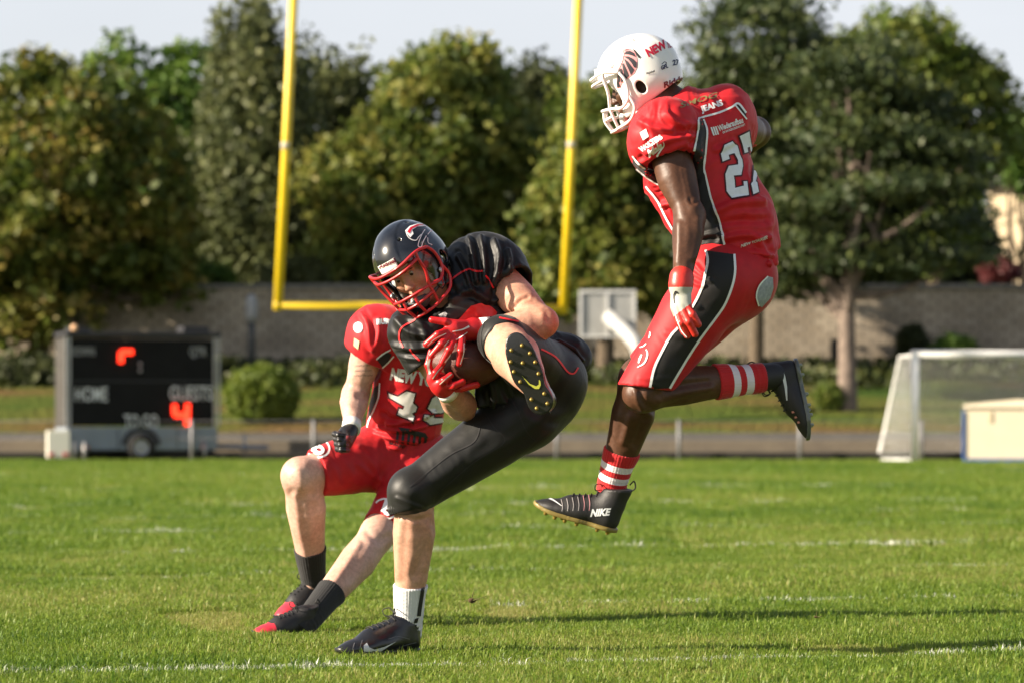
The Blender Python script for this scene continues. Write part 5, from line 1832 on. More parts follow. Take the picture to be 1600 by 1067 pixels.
# ---- sock and boots
M_SOCKW = mat('sock_white', (.66, .66, .68), .85, sheen=.3, bump=.3, bscale=500, bdist=.001)
skB, treeSB = sock(pB, knS, anS + nrm(anS-knS)*.03, .66, 1.03, (.9, .3, 0), M_SOCKW, calf=1.18, s=1.12)
lay('black_back_stripe', [[(659, 911), (665, 909), (657, 962), (651, 962)], [(648, 966), (654, 964), (652, 972), (646, 973)], [(645, 976), (651, 975), (650, 984), (643, 984)], [(642, 987), (650, 986), (650, 994), (642, 994)]], treeSB, M_DARK, skB, .0015)
M_LOGO = mat('logo_silver', (.62, .64, .66), .35)
M_LIME = mat('logo_lime', (.5, .5, .06), .45)
hb = W(651, 0, 13.64); tb = W(524, 0, 13.45)
sh1, ts1, w1 = shoe(pB, (hb[0], 13.64, .012), (tb[0], 13.45, .010), (0, 0, 1), M_BOOT, M_SOLE, M_STUDB, M_LACE)
SWOOSH = [(568, 1008), (573, 1004), (577, 1011), (585, 1014), (600, 1010), (618, 1002), (596, 1016), (582, 1021), (572, 1021), (568, 1016)]
lay('check_logo', [SWOOSH], ts1, M_LOGO, sh1, .002, step=4)
for pl in ([(566, 1000), (562, 1012), (563, 1021)], [(554, 1004), (551, 1014), (552, 1022)], [(618, 1013), (634, 1007), (650, 1003)], [(606, 998), (622, 994), (640, 998)]):
    lay('panel_line', [band(pl, 1.1)], ts1, mat('boot_line', (.10, .10, .11), .4), sh1, .0018, step=4)
sh2, ts2, w2 = shoe(pB, JB(851, 642, -.775), JB(797, 523, -.80), (.15, 1, -.05), M_BOOT, M_SOLE, M_GOLD, M_LACE)
so = [c for c in sh2.children if c.name.startswith('sole')][0]
vs = np.array([tuple(v.co) for v in so.data.vertices]) + origin_of(pB)
qs = np.array([tuple(p.vertices) for p in so.data.polygons])
lay('check_logo', [[(815, 586), (828, 599), (838, 603), (842, 600), (842, 593), (844, 594), (845, 601), (842, 607), (836, 607), (827, 601)]], bvh(vs, qs), M_LIME, sh2, .0015, step=4)

# ---- emblem and lettering of the helmet
lay('panther_emblem', [[(633, 361), (640, 354), (652, 350), (672, 351), (684, 357), (672, 354), (652, 355), (644, 360), (646, 366), (641, 372), (636, 366)],
                       band([(634, 362), (637, 370), (643, 375), (650, 376), (654, 371), (658, 367)], 1.2), band([(664, 359), (658, 369), (653, 384), (658, 386), (661, 378), (666, 369)], 1.3),
                       band([(668, 367), (674, 361), (682, 361)], 1.2), band([(668, 372), (669, 380), (675, 383)], 1.1)], treeHB, M_WHITE, helB, .0012, step=3)
lay('panther_stripe', [[(636, 363), (641, 356), (652, 351.5), (668, 351.5), (655, 353), (644, 358), (640, 366)]], treeHB, mat('emblem_red', (.5, .01, .03), .4), helB, .0022, step=3)
bv_ = np.array([tuple(v.co) for v in badge.data.vertices]) + origin_of(pB)
bq_ = np.array([tuple(p.vertices) for p in badge.data.polygons if len(p.vertices) == 4])

lay('lettering', [text_px('Riddell', (593, 420.5), (28, -12), (-2.2, -6), .03, 0)], bvh(bv_, bq_), mat('letter_maroon', (.18, .006, .02), .45), helB, .0012, step=3)

# ================================================================ the ball
ballO = JB(728, 569, -.212)
axb = nrm((1, -.12, -.12)); u0 = perp((0, 0, 1), axb); v0 = np.cross(axb, u0)
tt = np.linspace(-1, 1, 41); rr = .0865*np.power(np.maximum(1 - np.abs(tt)**1.75, 0), .82)
Vb = []; Qb = []
for i, (t, r) in enumerate(zip(tt, rr)):
    for k in range(48):
        a = 2*math.pi*k/48
        q = abs(((k + 6) % 12) - 6)
        r2 = r - (.0014 if q == 0 else 0)
        Vb.append(ballO + axb*t*.143 + (math.cos(a)*u0 + math.sin(a)*v0)*max(r2, .0006))
for i in range(40):
    for k in range(48):
        Qb.append((i*48+k, i*48+(k+1) % 48, (i+1)*48+(k+1) % 48, (i+1)*48+k))
ball = empty('football', ballO)
tag(ball, 'brown leather football clutched between red gloves of the ball carrier', 'ball')
m_ball = mat('ball_leather', (.085, .022, .014), .42, spec=.45, noise=.2, nscale=40, bump=.8, bscale=420, bdist=.0015)
mk('ball_skin', np.array(Vb), m_ball, ball, quads=Qb)
for i in range(8):
    t = (-.5 + i/7)*.10
    rl = .0868*max(1 - abs(t/.143)**1.75, 0)**.82
    pts = [ballO + axb*t + (math.cos(a)*u0 + math.sin(a)*v0)*(rl + .0015) for a in np.linspace(-.15, .15, 5)]
    tubes('ball_lace', [np.array(pts)], .003, mat('ball_lace', (.6, .58, .52), .7), ball, seg=6)
# ================================================================ the leaping defender, number 27
DW = 13.2
def JW(px, py, dy=0.0): return W(px, py, DW + dy)
pW = empty('person', (JW(1050, 900)[0], 13.3, .40))
tag(pW, 'leaping player in red uniform 27 and white helmet, seen from behind in mid air', 'person', 'players')
nbk = nrm((.6, -.78, .1)); sdw = nrm((.78, .6, .0))
nkW = JW(1068, 172, .02); plW = JW(1142, 420, .02)
shL, elL, wrL = JW(1040, 226, -.12), JW(1078, 338, -.22), JW(1066, 436, -.30)
shR, elR, wrR = JW(1150, 200, .15), JW(1180, 207, .40), JW(1110, 262, .50)
hL, kL, aL = JW(1118, 442, -.08), JW(1003, 613, -.12), JW(1206, 588, .03)
hR, kR, aR = JW(1152, 436, .11), JW(1000, 592, .17), JW(953, 768, .30)
C_W = JW(1000, 128, .05)
F_W = nrm((-.93, .18, -.30)); U_W = perp((-.28, -.02, .95), F_W); L_W = np.cross(U_W, F_W)
sp = arm_prims(shL, elL, wrL, (-.9, 0, 0), 1.08) + arm_prims(shR, elR, wrR, (-.5, .6, .3), 1.12)
sp += leg_prims(hL, kL, aL, (0, 0, 1), 1.0, 1.05) + leg_prims(hR, kR, aR, (1, 0, .1), 1.12, 1.2)
sp += [(limb(plW, JW(1092, 240, .02), (.10, .09), sq=(nbk, .8)), .05), (limb(aL, JW(1222, 600, .03), (.03, .02)), .02), (limb(aR, JW(938, 788, .29), (.03, .02)), .02)]
hp, hc = head_prims(C_W, F_W, L_W, U_W, JW(1062, 178, .02))
f = field_for([p for p, k in sp + hp], .0058)
for p, k in sp + hp: f.add(p, k)
for c in hc: f.cut(c, .006)
V, Q = f.mesh()
V = cloth(V, Q, [([(1062, 255), (1068, 295), (1074, 330)], 8, -.003), ([(1078, 312), (1083, 318), (1088, 316)], 3, -.004), ([(1091, 345), (1093, 372), (1086, 402)], 6, .006), ([(1064, 265), (1070, 292), (1075, 316)], 1.8, .0012), ([(1060, 350), (1060, 380), (1058, 410)], 5, .004),
                 ([(1030, 626), (1070, 614), (1110, 606)], 6, .006), ([(1040, 606), (1075, 599), (1105, 596)], 5, -.005), ([(1000, 606), (1006, 628), (1022, 641)], 5, -.005), ([(993, 612), (996, 626), (1004, 638)], 4, .004),
                 ([(985, 650), (973, 690)], 5, .005), ([(1006, 655), (992, 692)], 6, -.005), ([(1090, 250), (1094, 285), (1094, 310)], 6, .004)], 0., (0, 0, 1))
bodyW = mk('body', V, M_SKIN3, pW, quads=Q)
face_bits(C_W, F_W, L_W, U_W, bodyW, ('brow_black', (.01, .008, .006)))

# ---- pants
hemc = JW(1018, 603, -.12)
pp = [(limb(hL, hR, (.125, .125)), 0),
      (ell(JW(1152, 432, .0), (sdw, nbk, np.cross(sdw, nbk)), (.125, .15, .14)), .06),
      (limb(JW(1130, 392, .02), JW(1140, 430, .02), (.13, .14), sq=(nbk, .82)), .06),
      (limb(hL, kL, [(0, .126), (.35, .118), (.7, .094), (1, .08)], caps=[(hemc, (-.12, 0, -1))]), .05),
      (limb(hL + (kL-hL)*.75, hL + (kL-hL)*1.02, (.085, .077), caps=[(hemc, (-.12, 0, -1))]), .03),
      (limb(hR, kR, [(0, .124), (.4, .112), (.8, .088), (1, .079)], caps=[(hR + (kR-hR)*.93, kR-hR)]), .05)]
f = field_for([p for p, k in pp], .0058)
for p, k in pp: f.add(p, k)
V, Q = f.mesh()
V = cloth(V, Q, [([(1088, 415), (1096, 425), (1104, 428)], 3, .006), ([(1080, 440), (1092, 446), (1100, 446)], 3, .005), ([(1070, 470), (1085, 478), (1092, 480)], 3.5, .004),
                 ([(1040, 520), (1060, 525), (1080, 520)], 5, .003), ([(1000, 590), (1020, 592), (1045, 590)], 3, .002), ([(1085, 428), (1100, 436), (1112, 440)], 3, .004),
                 ([(1130, 560), (1150, 520), (1190, 470)], 8, .003)],
          .0016, kL - hL, (5, 15), 11)
panW = mk('pants', V, M_REDP, pW, quads=Q)
tpW = bvh(V, Q)
lw = [(1103, 392), (1106, 408), (1102, 428), (1097, 449), (1083, 478), (1060, 511), (1048, 525), (1033, 552), (1022, 576), (1015, 607)]
rw = [(1147, 398), (1148, 425), (1143, 449), (1132, 476), (1117, 498), (1099, 522), (1081, 548), (1060, 582), (1046, 606)]
lay('black_side_panel', [lw + rw[::-1]], tpW, fabric('black_panel', (.012, .011, .011), .6, .2), panW, .0016, maxjump=.06)
lay('white_piping', [band(lw, 3.8)], tpW, M_WHITE, panW, .0030)
lay('white_piping', [band(rw, 3.6)], tpW, M_WHITE, panW, .0030)
lay('hip_patch', [[(1199, 432), (1207, 434), (1208, 450), (1203, 466), (1190, 480), (1184, 476), (1181, 462), (1186, 446)]], tpW, mat('patch_grey', (.30, .33, .38), .6, noise=.2, nscale=90), panW, .0022)
lay('patch_rim', [band([(1199, 432), (1186, 446), (1181, 462), (1185, 478)], 2.2)], tpW, M_WHITE, panW, .0034)
lay('round_print', [band([(1010, 546), (1012, 554), (1007, 567), (996, 574)], [1.6, 2.4, 2.4, 1.2])], tpW, M_WHITE, panW, .0022)
lay('round_print', [band([(1003, 554), (1000, 561), (998, 567)], [2.4, 3.4, 2.0])], tpW, M_WHITE, panW, .0022)
lay('round_print', [band([(1008, 525), (1004, 532), (999, 540)], [1.5, 3, 1.5])], tpW, M_WHITE, panW, .0022)
lay('round_print', [band([(1016, 519), (1016, 524), (1014, 529)], [1.2, 2.6, 1.2])], tpW, M_WHITE, panW, .0022)
lay('round_print', [band([(1000, 543), (1006, 541), (1010, 537)], 1.6)], tpW, M_WHITE, panW, .0022)

# ---- jersey
armL = nrm(elL - shL)
slc = JW(1047, 250, -.135)
jp = [(limb(JW(1148, 375, .02), JW(1098, 240, .03), (.148, .163), sq=(nbk, .80)), 0),
      (limb(JW(1040, 222, -.10), JW(1132, 200, .14), (.110, .105)), .07),
      (ell(JW(1037, 216, -.12), (armL, sdw, nbk), (.11, .105, .11)), .05),
      (ell(JW(1130, 190, .12), (armL, sdw, nbk), (.10, .085, .10)), .05),
      (limb(JW(1036, 212, -.12), slc + armL*.05, (.112, .10), caps=[(slc, armL + np.array((-.25, 0, .0)))]), .03),
      (limb(JW(1135, 198, .15), JW(1155, 203, .26), (.085, .075)), .03),
      (limb(JW(1086, 197, .02), JW(1128, 184, .05), (.098, .10)), .06),
      (limb(JW(1082, 186, .02), JW(1066, 172, .02), (.092, .085)), .04),
      (limb(JW(1060, 285, .03), JW(1110, 370, .0), (.12, .11), sq=(nbk, .9)), .06),
      (limb(JW(1145, 340, .02), JW(1152, 405, .02), (.145, .148), sq=(nbk, .92), caps=[(JW(1150, 398, .02), (.22, 0, -1))]), .05),
      (limb(JW(1170, 380, -.03), JW(1190, 412, -.04), (.075, .055), caps=[(JW(1190, 420, -.03), (.25, 0, -1))]), .04)]
f = field_for([p for p, k in jp], .0058)
for p, k in jp: f.add(p, k)
f.cut(limb(slc - armL*.03, slc + armL*.07, (.082, .088)), .004)
f.cut(limb(nkW + (C_W-nkW)*.25, C_W, (.074, .11)), .008)
V, Q = f.mesh()
V = cloth(V, Q, [([(1000, 190), (1020, 200), (1050, 205)], 5, .006), ([(1010, 240), (1035, 222), (1080, 215)], 5, .008), ([(1000, 255), (1030, 240), (1070, 225)], 4, .006),
                 ([(1040, 180), (1060, 195), (1090, 195)], 5, .005), ([(1120, 330), (1150, 318), (1190, 315)], 6, .007), ([(1120, 352), (1150, 345), (1195, 345)], 6, -.006),
                 ([(1125, 375), (1160, 368), (1200, 372)], 5, .007), ([(1150, 400), (1175, 395), (1205, 400)], 4, .008), ([(1120, 235), (1135, 228), (1145, 222)], 4, .005),
                 ([(1095, 370), (1110, 366), (1128, 368)], 3, .006), ([(1092, 383), (1110, 380), (1130, 382)], 3, .006), ([(1035, 320), (1050, 318), (1062, 330)], 4, .008),
                 ([(1010, 270), (1030, 280), (1045, 290)], 3, .006), ([(1170, 405), (1185, 412), (1200, 412)], 4, .01), ([(1185, 375), (1195, 395), (1200, 412)], 5, .007)],
          .0072, (.3, .1, 1), (5, 17), 21, fold_gain=1.8)
jerW = mk('jersey', V, M_RED, pW, quads=Q)
tjW = bvh(V, Q)
M_BPAN = MATS['black_panel']
lay('black_side_panel', [[(1092, 186), (1099, 186), (1104, 205), (1102, 235), (1100, 261), (1105, 286), (1112, 314), (1125, 349), (1133, 392), (1090, 394), (1075, 350), (1075, 290), (1086, 235), (1091, 205)]], tjW, M_BPAN, jerW, .0018, maxjump=.07)
lay('black_shoulder_panel', [[(1148, 166), (1154, 164), (1165, 177), (1166, 187), (1158, 176)]], tjW, M_BPAN, jerW, .0018)
lay('black_chest_panel', [[(989, 246), (1010, 262), (1032, 270), (1044, 268), (1046, 296), (1020, 284), (998, 268), (989, 256)]], tjW, M_BPAN, jerW, .0018, maxjump=.07)
for pts, w_ in (([(1084, 236), (1090, 205), (1091, 188), (1094, 185), (1120, 178), (1142, 169), (1153, 163), (1165, 177)], 3.0),
                ([(1099, 187), (1104, 205), (1102, 235), (1100, 261), (1105, 286), (1112, 314), (1125, 349), (1132, 388)], 3.0),
                ([(1148, 165), (1157, 176), (1166, 187)], 2.2), ([(989, 244), (1000, 258), (1015, 266), (1034, 270)], 2.4),
                ([(989, 258), (1002, 270), (1022, 285), (1046, 298)], 2.4), ([(1010, 292), (1022, 306), (1030, 318), (1042, 342), (1056, 366)], 3.0),
                ([(1146, 392), (1150, 400), (1160, 406)], 2.8)):
    lay('white_piping', [band(pts, w_)], tjW, M_WHITE, jerW, .0032)
# number 27 with a maroon edge
Z = lambda pts: [(1120 + x*.09372, 220 + y*.09372) for x, y in pts]
TWO = Z([(62, 230), (128, 85), (258, 25), (335, 95), (375, 240), (412, 320), (425, 430), (400, 580), (275, 590), (295, 680), (303, 798), (445, 760), (437, 690), (497, 685), (530, 920), (255, 968), (160, 850), (148, 700), (138, 565), (190, 428), (350, 408), (345, 330), (285, 215), (190, 245), (205, 312), (88, 355)])
SEV = Z([(372, -70), (530, -150), (552, 0), (570, 100), (600, 240), (640, 300), (655, 380), (650, 520), (662, 590), (640, 690), (662, 700), (690, 862), (600, 905), (565, 735), (590, 690), (612, 440), (612, 300), (570, 240), (545, 150), (540, 105), (497, 120), (510, 195), (452, 212), (415, 60)])
def outline(poly, w_): return [band(list(poly) + [poly[0], poly[1]], w_, n=1)]
def grow(poly, g):
    P = np.array(poly); c = P.mean(0)
    out = []
    n = len(P)
    ar = sum(P[i][0]*P[(i+1) % n][1] - P[(i+1) % n][0]*P[i][1] for i in range(n))
    s = 1 if ar > 0 else -1
    for i in range(n):
        a, b, c_ = P[i-1], P[i], P[(i+1) % n]
        e1 = (b-a)/(np.linalg.norm(b-a)+1e-9); e2 = (c_-b)/(np.linalg.norm(c_-b)+1e-9)
        n1 = np.array((e1[1], -e1[0]))*s; n2 = np.array((e2[1], -e2[0]))*s
        k = max(.5, 1 + n1 @ n2)
        out.append(tuple(b + (n1+n2)/k*g))
    return out
M_NUM = mat('number_white', (.72, .74, .78), .6, noise=.06, nscale=60)
lay('number_edge', [grow(TWO, 2.2)], tjW, M_MAROON, jerW, .0016, step=4)
lay('number_edge', [grow(SEV, 2.2)], tjW, M_MAROON, jerW, .0016, step=4)
lay('number_digit', [TWO], tjW, M_NUM, jerW, .0032, step=4)
lay('number_digit', [SEV], tjW, M_NUM, jerW, .0032, step=4)
M_OLIVE = mat('print_olive', (.22, .16, .06), .5)
def word(s, o, u, v, m, tree, par, off=.0024, bold=.02, name='lettering', shear=0., step=5):
    return lay(name, [text_px(s, o, u, v, bold, shear)], tree, m, par, off, step=step)
word('SMOG', (1062, 170), (58, -17), (1, -8.5), M_OLIVE, tjW, jerW)
word('JEANS', (1097, 176), (33, -11), (-3, -8.5), M_WHITE, tjW, jerW, bold=.05)
word('III', (1113, 212), (10, -2), (-4, -12), M_WHITE, tjW, jerW, bold=.04)
word('Wiederaufbau', (1123, 206), (38, -14), (-2.5, -9), M_WHITE, tjW, jerW, bold=.03)
word('DIE BAUGENOSSENSCHAFT', (1129, 209.5), (35, -13), (-1, -3.2), M_WHITE, tjW, jerW, bold=.02)
lay('white_label', [[(1000, 208), (1010, 201), (1014, 214), (1005, 220)]], tjW, M_WHITE, jerW, .0022)
word('WOLTERS', (1003, 238), (33, -21), (-5, -7), M_WHITE, tjW, jerW, bold=.06)
word('Mala', (1014, 247), (22, -16), (-4.5, -10), M_WHITE, tjW, jerW, bold=.05, shear=.3)
lay('lettering', [band([(1022, 250), (1030, 240), (1037, 228), (1036, 222)], [2.2, 2.5, 2, .8])], tjW, M_WHITE, jerW, .0024)
word('NEW YORKER', (1157, 387), (42, -14), (1, -4.5), M_CREAM, tjW, jerW, bold=.03)

# ---- helmet
M_HW = mat('helmet_white', (.80, .79, .76), .22, spec=.5, coat=.4, noise=.02, nscale=30)
M_MASKW = mat('mask_white', (.72, .71, .68), .35)
helW, thW, badgeW = helmet(C_W, F_W, L_W, U_W, pW, M_HW, M_MASKW, mat('pad_dark', (.05, .05, .055), .6), bars=bars_open(), ridge=True)
M_LION = mat('emblem_dark', (.03, .03, .035), .4)
M_PINK = mat('emblem_pink', (.66, .27, .28), .45)
ZL = lambda pts: [(945 + x*.08436, 60 + y*.08436) for x, y in pts]
lay('lion_mane', [ZL([(90, 500), (130, 420), (200, 330), (240, 280), (320, 210), (480, 200), (560, 260), (605, 400), (600, 530), (550, 650), (470, 720), (310, 850), (290, 920), (230, 930), (220, 800), (245, 600), (220, 560), (120, 600)])], thW, M_PINK, helW, .0010, step=3)
for pg in ([(360, 300), (400, 250), (470, 245), (540, 280), (572, 355), (500, 325), (430, 305)], [(350, 345), (440, 345), (520, 385), (585, 450), (580, 545), (545, 550), (500, 470), (440, 400)],
           [(362, 385), (430, 440), (490, 520), (545, 590), (485, 690), (450, 600), (400, 500)], [(320, 480), (350, 470), (400, 580), (450, 700), (375, 780), (360, 680)],
           [(300, 560), (325, 590), (355, 780), (305, 830)], [(250, 600), (290, 560), (285, 800), (260, 820), (290, 900), (235, 915), (225, 850)], [(100, 490), (150, 460), (180, 480), (140, 560), (110, 560)], [(365, 240), (400, 215), (460, 215)]):
    lay('mane_lock', [ZL(pg)], thW, M_LION, helW, .0020, step=3)
lay('lion_face', [ZL([(160, 440), (230, 320), (330, 240), (355, 300), (330, 420), (280, 540), (245, 580), (230, 480), (200, 470)])], thW, mat('emblem_white', (.78, .76, .70), .4), helW, .0024, step=3)
lay('vent_mark', [ZL([(515, 200), (555, 225), (660, 350), (635, 385), (570, 290)])], thW, M_DARK, helW, .0014, step=3)
word('NEW', (1013, 90), (30, -16), (-6, -11.5), mat('letter_red', (.45, .012, .04), .45), thW, helW, .0014, .05, step=3)
word('YORKER', (1043, 76), (17, -3), (-1, -9.5), MATS['letter_red'], thW, helW, .0014, .03, step=3)
word('Riddell', (1037, 138), (38, -14), (-.5, -9), mat('letter_maroon', (.18, .006, .02), .45), thW, helW, .0014, .04, step=3)
word('Riddell', (1010, 117), (13, -4), (-.3, -3), M_DARK, thW, helW, .0014, .04, step=3)
word('GFL', (1033, 110), (11, -4), (-.8, -6), mat('letter_navy', (.02, .03, .08), .5), thW, helW, .0014, .05, step=3)
word('27', (1051, 103), (10, -2), (-.5, -8.5), MATS['letter_navy'], thW, helW, .0014, .04, step=3)
lay('round_sticker', [band([(1034, 101), (1038, 97.5), (1041, 99), (1038, 103)], 1.0)], thW, MATS['letter_navy'], helW, .0014, step=3)

# ---- gloves
gl = lambda *p: [JW(*q) for q in p]
fg = [gl((1058, 482, -.335), (1065, 505, -.35), (1074, 524, -.335)), gl((1065, 481, -.34), (1076, 503, -.36), (1086, 522, -.345)),
      gl((1072, 478, -.335), (1082, 492, -.355), (1091, 507, -.35)), gl((1055, 480, -.31), (1061, 503, -.325), (1069, 519, -.31)),
      gl((1056, 462, -.30), (1062, 482, -.285), (1070, 494, -.28))]
V, Q = hand_mesh(wrL, (JW(1064, 450, -.315), JW(1064, 478, -.33)), fg, .0135, (.035, .037), sq=((.3, 1, 0), .6), cuff=(JW(1065, 434, -.305), JW(1064, 444, -.31), (.041, .041)))
def gm(c):
    P = px_of(c)
    grey = (P[:, 1] > 449) & (P[:, 1] < 489 - (P[:, 0] - 1060)*.75)
    return np.where(grey, 1, 0)
gW = mk('glove', V, [mat('glove_scarlet', (.55, .03, .02), .4, bump=.4, bscale=160, bdist=.0015), M_PALM], pW, quads=Q, matfn=gm)
tg = bvh(V, Q)
lay('check_logo', [band([(1054, 475), (1053, 464), (1056, 456), (1059, 459)], [1, 2.5, 3, 1.5])], tg, M_DARK, gW, .0015, step=4)
lay('white_piping', [band([(1052, 478), (1056, 494), (1064, 515), (1073, 527)], 1.4)], tg, M_WHITE, gW, .0012, step=4)
fg = gl
fr = [[wrR + np.array((-.04, .0, .01)) + np.array((-.05*i*0, .012*(i-2), .02*(i-1.5))), wrR + np.array((-.09, .0, -.0)) + np.array((0, .012*(i-2), .021*(i-1.5))), wrR + np.array((-.125, -.02, -.02)) + np.array((0, .01*(i-2), .021*(i-1.5)))] for i in range(4)]
fr.append([wrR + np.array((-.03, -.02, .03)), wrR + np.array((-.05, -.05, .05)), wrR + np.array((-.075, -.06, .05))])
V, Q = hand_mesh(wrR, (wrR + np.array((-.02, 0, 0)), wrR + np.array((-.055, 0, 0))), fr, .0125, (.034, .038), sq=((0, 1, 0), .6))
mk('glove', V, MATS['glove_scarlet'], pW, quads=Q)

# ---- socks, boots
M_SOCKR = striped('sock_red_striped', (.50, .012, .016), (.72, .66, .70), [(.28, .43), (.56, .71)])
sock(pW, kL, aL, .86, 1.08, (0, 0, 1), M_BOOTK, calf=1.0, extra=.002, rib=False)
sock(pW, kR, aR, .9, 1.1, (1, 0, .1), M_BOOTK, calf=1.0, extra=.002, rib=False)
skL, _ = sock(pW, kL, aL, .56, .93, (0, 0, 1), M_SOCKR, calf=1.05, extra=.006)
skR, _ = sock(pW, kR, aR, .63, 1.0, (1, 0, .1), M_SOCKR, calf=1.2, s=1.12, extra=.006)
s1, t1, _ = shoe(pW, JW(1246, 563, .05), JW(1271, 686, .03), (-1, 0, .12), M_BOOTK, mat('sole_clear', (.10, .11, .10), .2, spec=.6), mat('stud_clear', (.22, .23, .18), .2, spec=.6), M_LACE, high=True)
lay('check_logo', [[(1211, 590), (1217, 581), (1224, 580), (1227, 588), (1230, 604), (1231, 625), (1229, 625), (1226, 605), (1223, 592), (1217, 588)]], t1, M_LOGO, s1, .002, step=4)
for i in range(3):
    lay('lace_tag', [[(1237+i*4.5, 642+i*8), (1240+i*4.5, 641+i*8), (1242+i*4.5, 644+i*8), (1238+i*4.5, 645+i*8)]], t1, mat('tag_pink', (.6, .25, .22), .5), s1, .002)
s2, t2, _ = shoe(pW, JW(960, 831, .27), JW(832, 792, .31), (-.25, -.05, 1), M_BOOTK, mat('sole_gold', (.20, .15, .04), .4), M_GOLD, M_LACE, high=True)
word('NIKE', (922, 806), (30, -2), (3, -11), M_LOGO, t2, s2, .002, .05, 'lettering', .0, 4)
lay('toe_stripe', [band([(848, 777), (862, 780), (878, 790)], [1.5, 2.5, .8])], t2, M_LOGO, s2, .002, step=4)
for i in range(6):
    x = 877 + i*8.5
    lay('lace_cord', [band([(x, 780 - i*1.5), (x + 2, 790 - i*.8), (x + 1, 798 - i*.2)], 1.0)], t2, mat('cord_pink', (.45, .20, .22), .6) if i > 3 else mat('cord_grey', (.3, .28, .28), .6), s2, .002, step=4)
# ================================================================ the tackler behind, number 49
DR = 15.4
def JR(px, py, dy=0.0): return W(px, py, DR + dy)
pR = empty('person', (JR(560, 900)[0], 15.4, 0))
tag(pR, 'crouching player in red uniform 49 and black socks, half hidden behind the ball carrier', 'person', 'players')
nkR = JR(656, 498, .12); plR = JR(628, 700, .30)
shRr, elRr, wrRr = JR(580, 532, .08), JR(556, 615, .16), JR(549, 668, -.04)
shRl, elRl, wrRl = JR(722, 530, .18), JR(775, 580, .34), JR(752, 528, .08)
hRr, kRr, aRr = JR(590, 716, .28), JR(470, 743, .00), JR(490, 908, .24)
hRl, kRl, aRl = JR(666, 728, .32), JR(592, 832, .02), JR(480, 970, -.36)
C_R = JR(663, 432, .02); F_R = nrm((-.15, -.95, -.25)); U_R = perp((0, -.1, 1), F_R); L_R = np.cross(U_R, F_R)
sp = arm_prims(shRr, elRr, wrRr, (.2, -1, 0), 1.12) + arm_prims(shRl, elRl, wrRl, (-.5, -.6, .3), 1.1)
sp += leg_prims(hRr, kRr, aRr, (.5, .8, 0), 1.22, 1.3) + leg_prims(hRl, kRl, aRl, (.4, .7, -.5), 1.12, 1.15)
sp += [(limb(plR, plR + (nkR-plR)*.8, (.10, .09), sq=((0, 1, 0), .8)), .05), (limb(aRr, JR(478, 930, .2), (.032, .02)), .02), (limb(aRl, JR(472, 972, -.32), (.032, .02)), .02)]
hp, hc = head_prims(C_R, F_R, L_R, U_R, nkR)
f = field_for([p for p, k in sp + hp], .0062)
for p, k in sp + hp: f.add(p, k)
for c in hc: f.cut(c, .006)
V, Q = f.mesh()
V = cloth(V, Q, [([(455, 726), (447, 745), (453, 768)], 6, -.002), ([(489, 728), (495, 750), (488, 770)], 6, -.003), ([(462, 775), (468, 830), (480, 880)], 5, .004), ([(490, 790), (496, 830), (492, 862)], 6, -.004), ([(456, 770), (470, 778), (486, 774)], 7, -.003), ([(466, 735), (470, 748), (472, 758)], 7, .004),
                 ([(560, 850), (535, 890), (515, 920)], 5, .004), ([(575, 832), (590, 844), (605, 838)], 5, -.004), ([(560, 880), (545, 905)], 6, -.003), ([(560, 618), (570, 622), (578, 615)], 4, -.005), ([(545, 590), (548, 610), (545, 635)], 6, .004)], 0., (0, 0, 1))
bodyR = mk('body', V, M_SKIN2, pR, quads=Q)
tbR = bvh(V, Q)
face_bits(C_R, F_R, L_R, U_R, bodyR, ('brow_dark', (.03, .018, .01)))
for i, (y0, s_) in enumerate(((571, 'work of art'), (579, 'then you see'), (586.5, 'value of the name'))):
    lay('tattoo', [text_px(s_, (553 + (2-i)*1.2, y0 + 1), (29 - (2-i)*3, -.5), (.6, -3.2), .0, .35)], tbR, mat('tattoo_ink', (.10, .075, .075), .6), bodyR, .0012, step=4)

# ---- pants
cR = hRr + (kRr-hRr)*.80; cL = hRl + (kRl-hRl)*.93
pp = [(limb(hRr, hRl, (.125, .125)), 0), (limb(plR, JR(632, 670, .27), (.14, .135), sq=((0, 1, 0), .85)), .05),
      (ell(JR(630, 715, .36), np.eye(3), (.16, .13, .13)), .05),
      (limb(hRr, kRr, [(0, .125), (.4, .118), (.75, .10), (1, .086)], caps=[(cR, (kRr-hRr)*np.array((1, .55, 1)))]), .05),
      (limb(hRl, kRl, [(0, .125), (.4, .112), (.75, .09), (1, .080)], caps=[(cL, kRl-hRl)]), .05)]
f = field_for([p for p, k in pp], .0062)
for p, k in pp: f.add(p, k)
V, Q = f.mesh()
V = cloth(V, Q, [([(512, 720), (524, 735), (530, 755)], 4, .003), ([(530, 712), (545, 730), (552, 752)], 5, .003), ([(560, 700), (580, 720), (592, 748)], 5, .005), ([(600, 690), (598, 720), (592, 750)], 5, -.005),
                 ([(640, 700), (620, 725), (598, 752)], 5, .005), ([(560, 725), (575, 738), (590, 750)], 4, .004)], .0018, kRr - hRr, (5, 15), 31)
panR = mk('pants', V, M_REDP, pR, quads=Q)
tpR = bvh(V, Q)
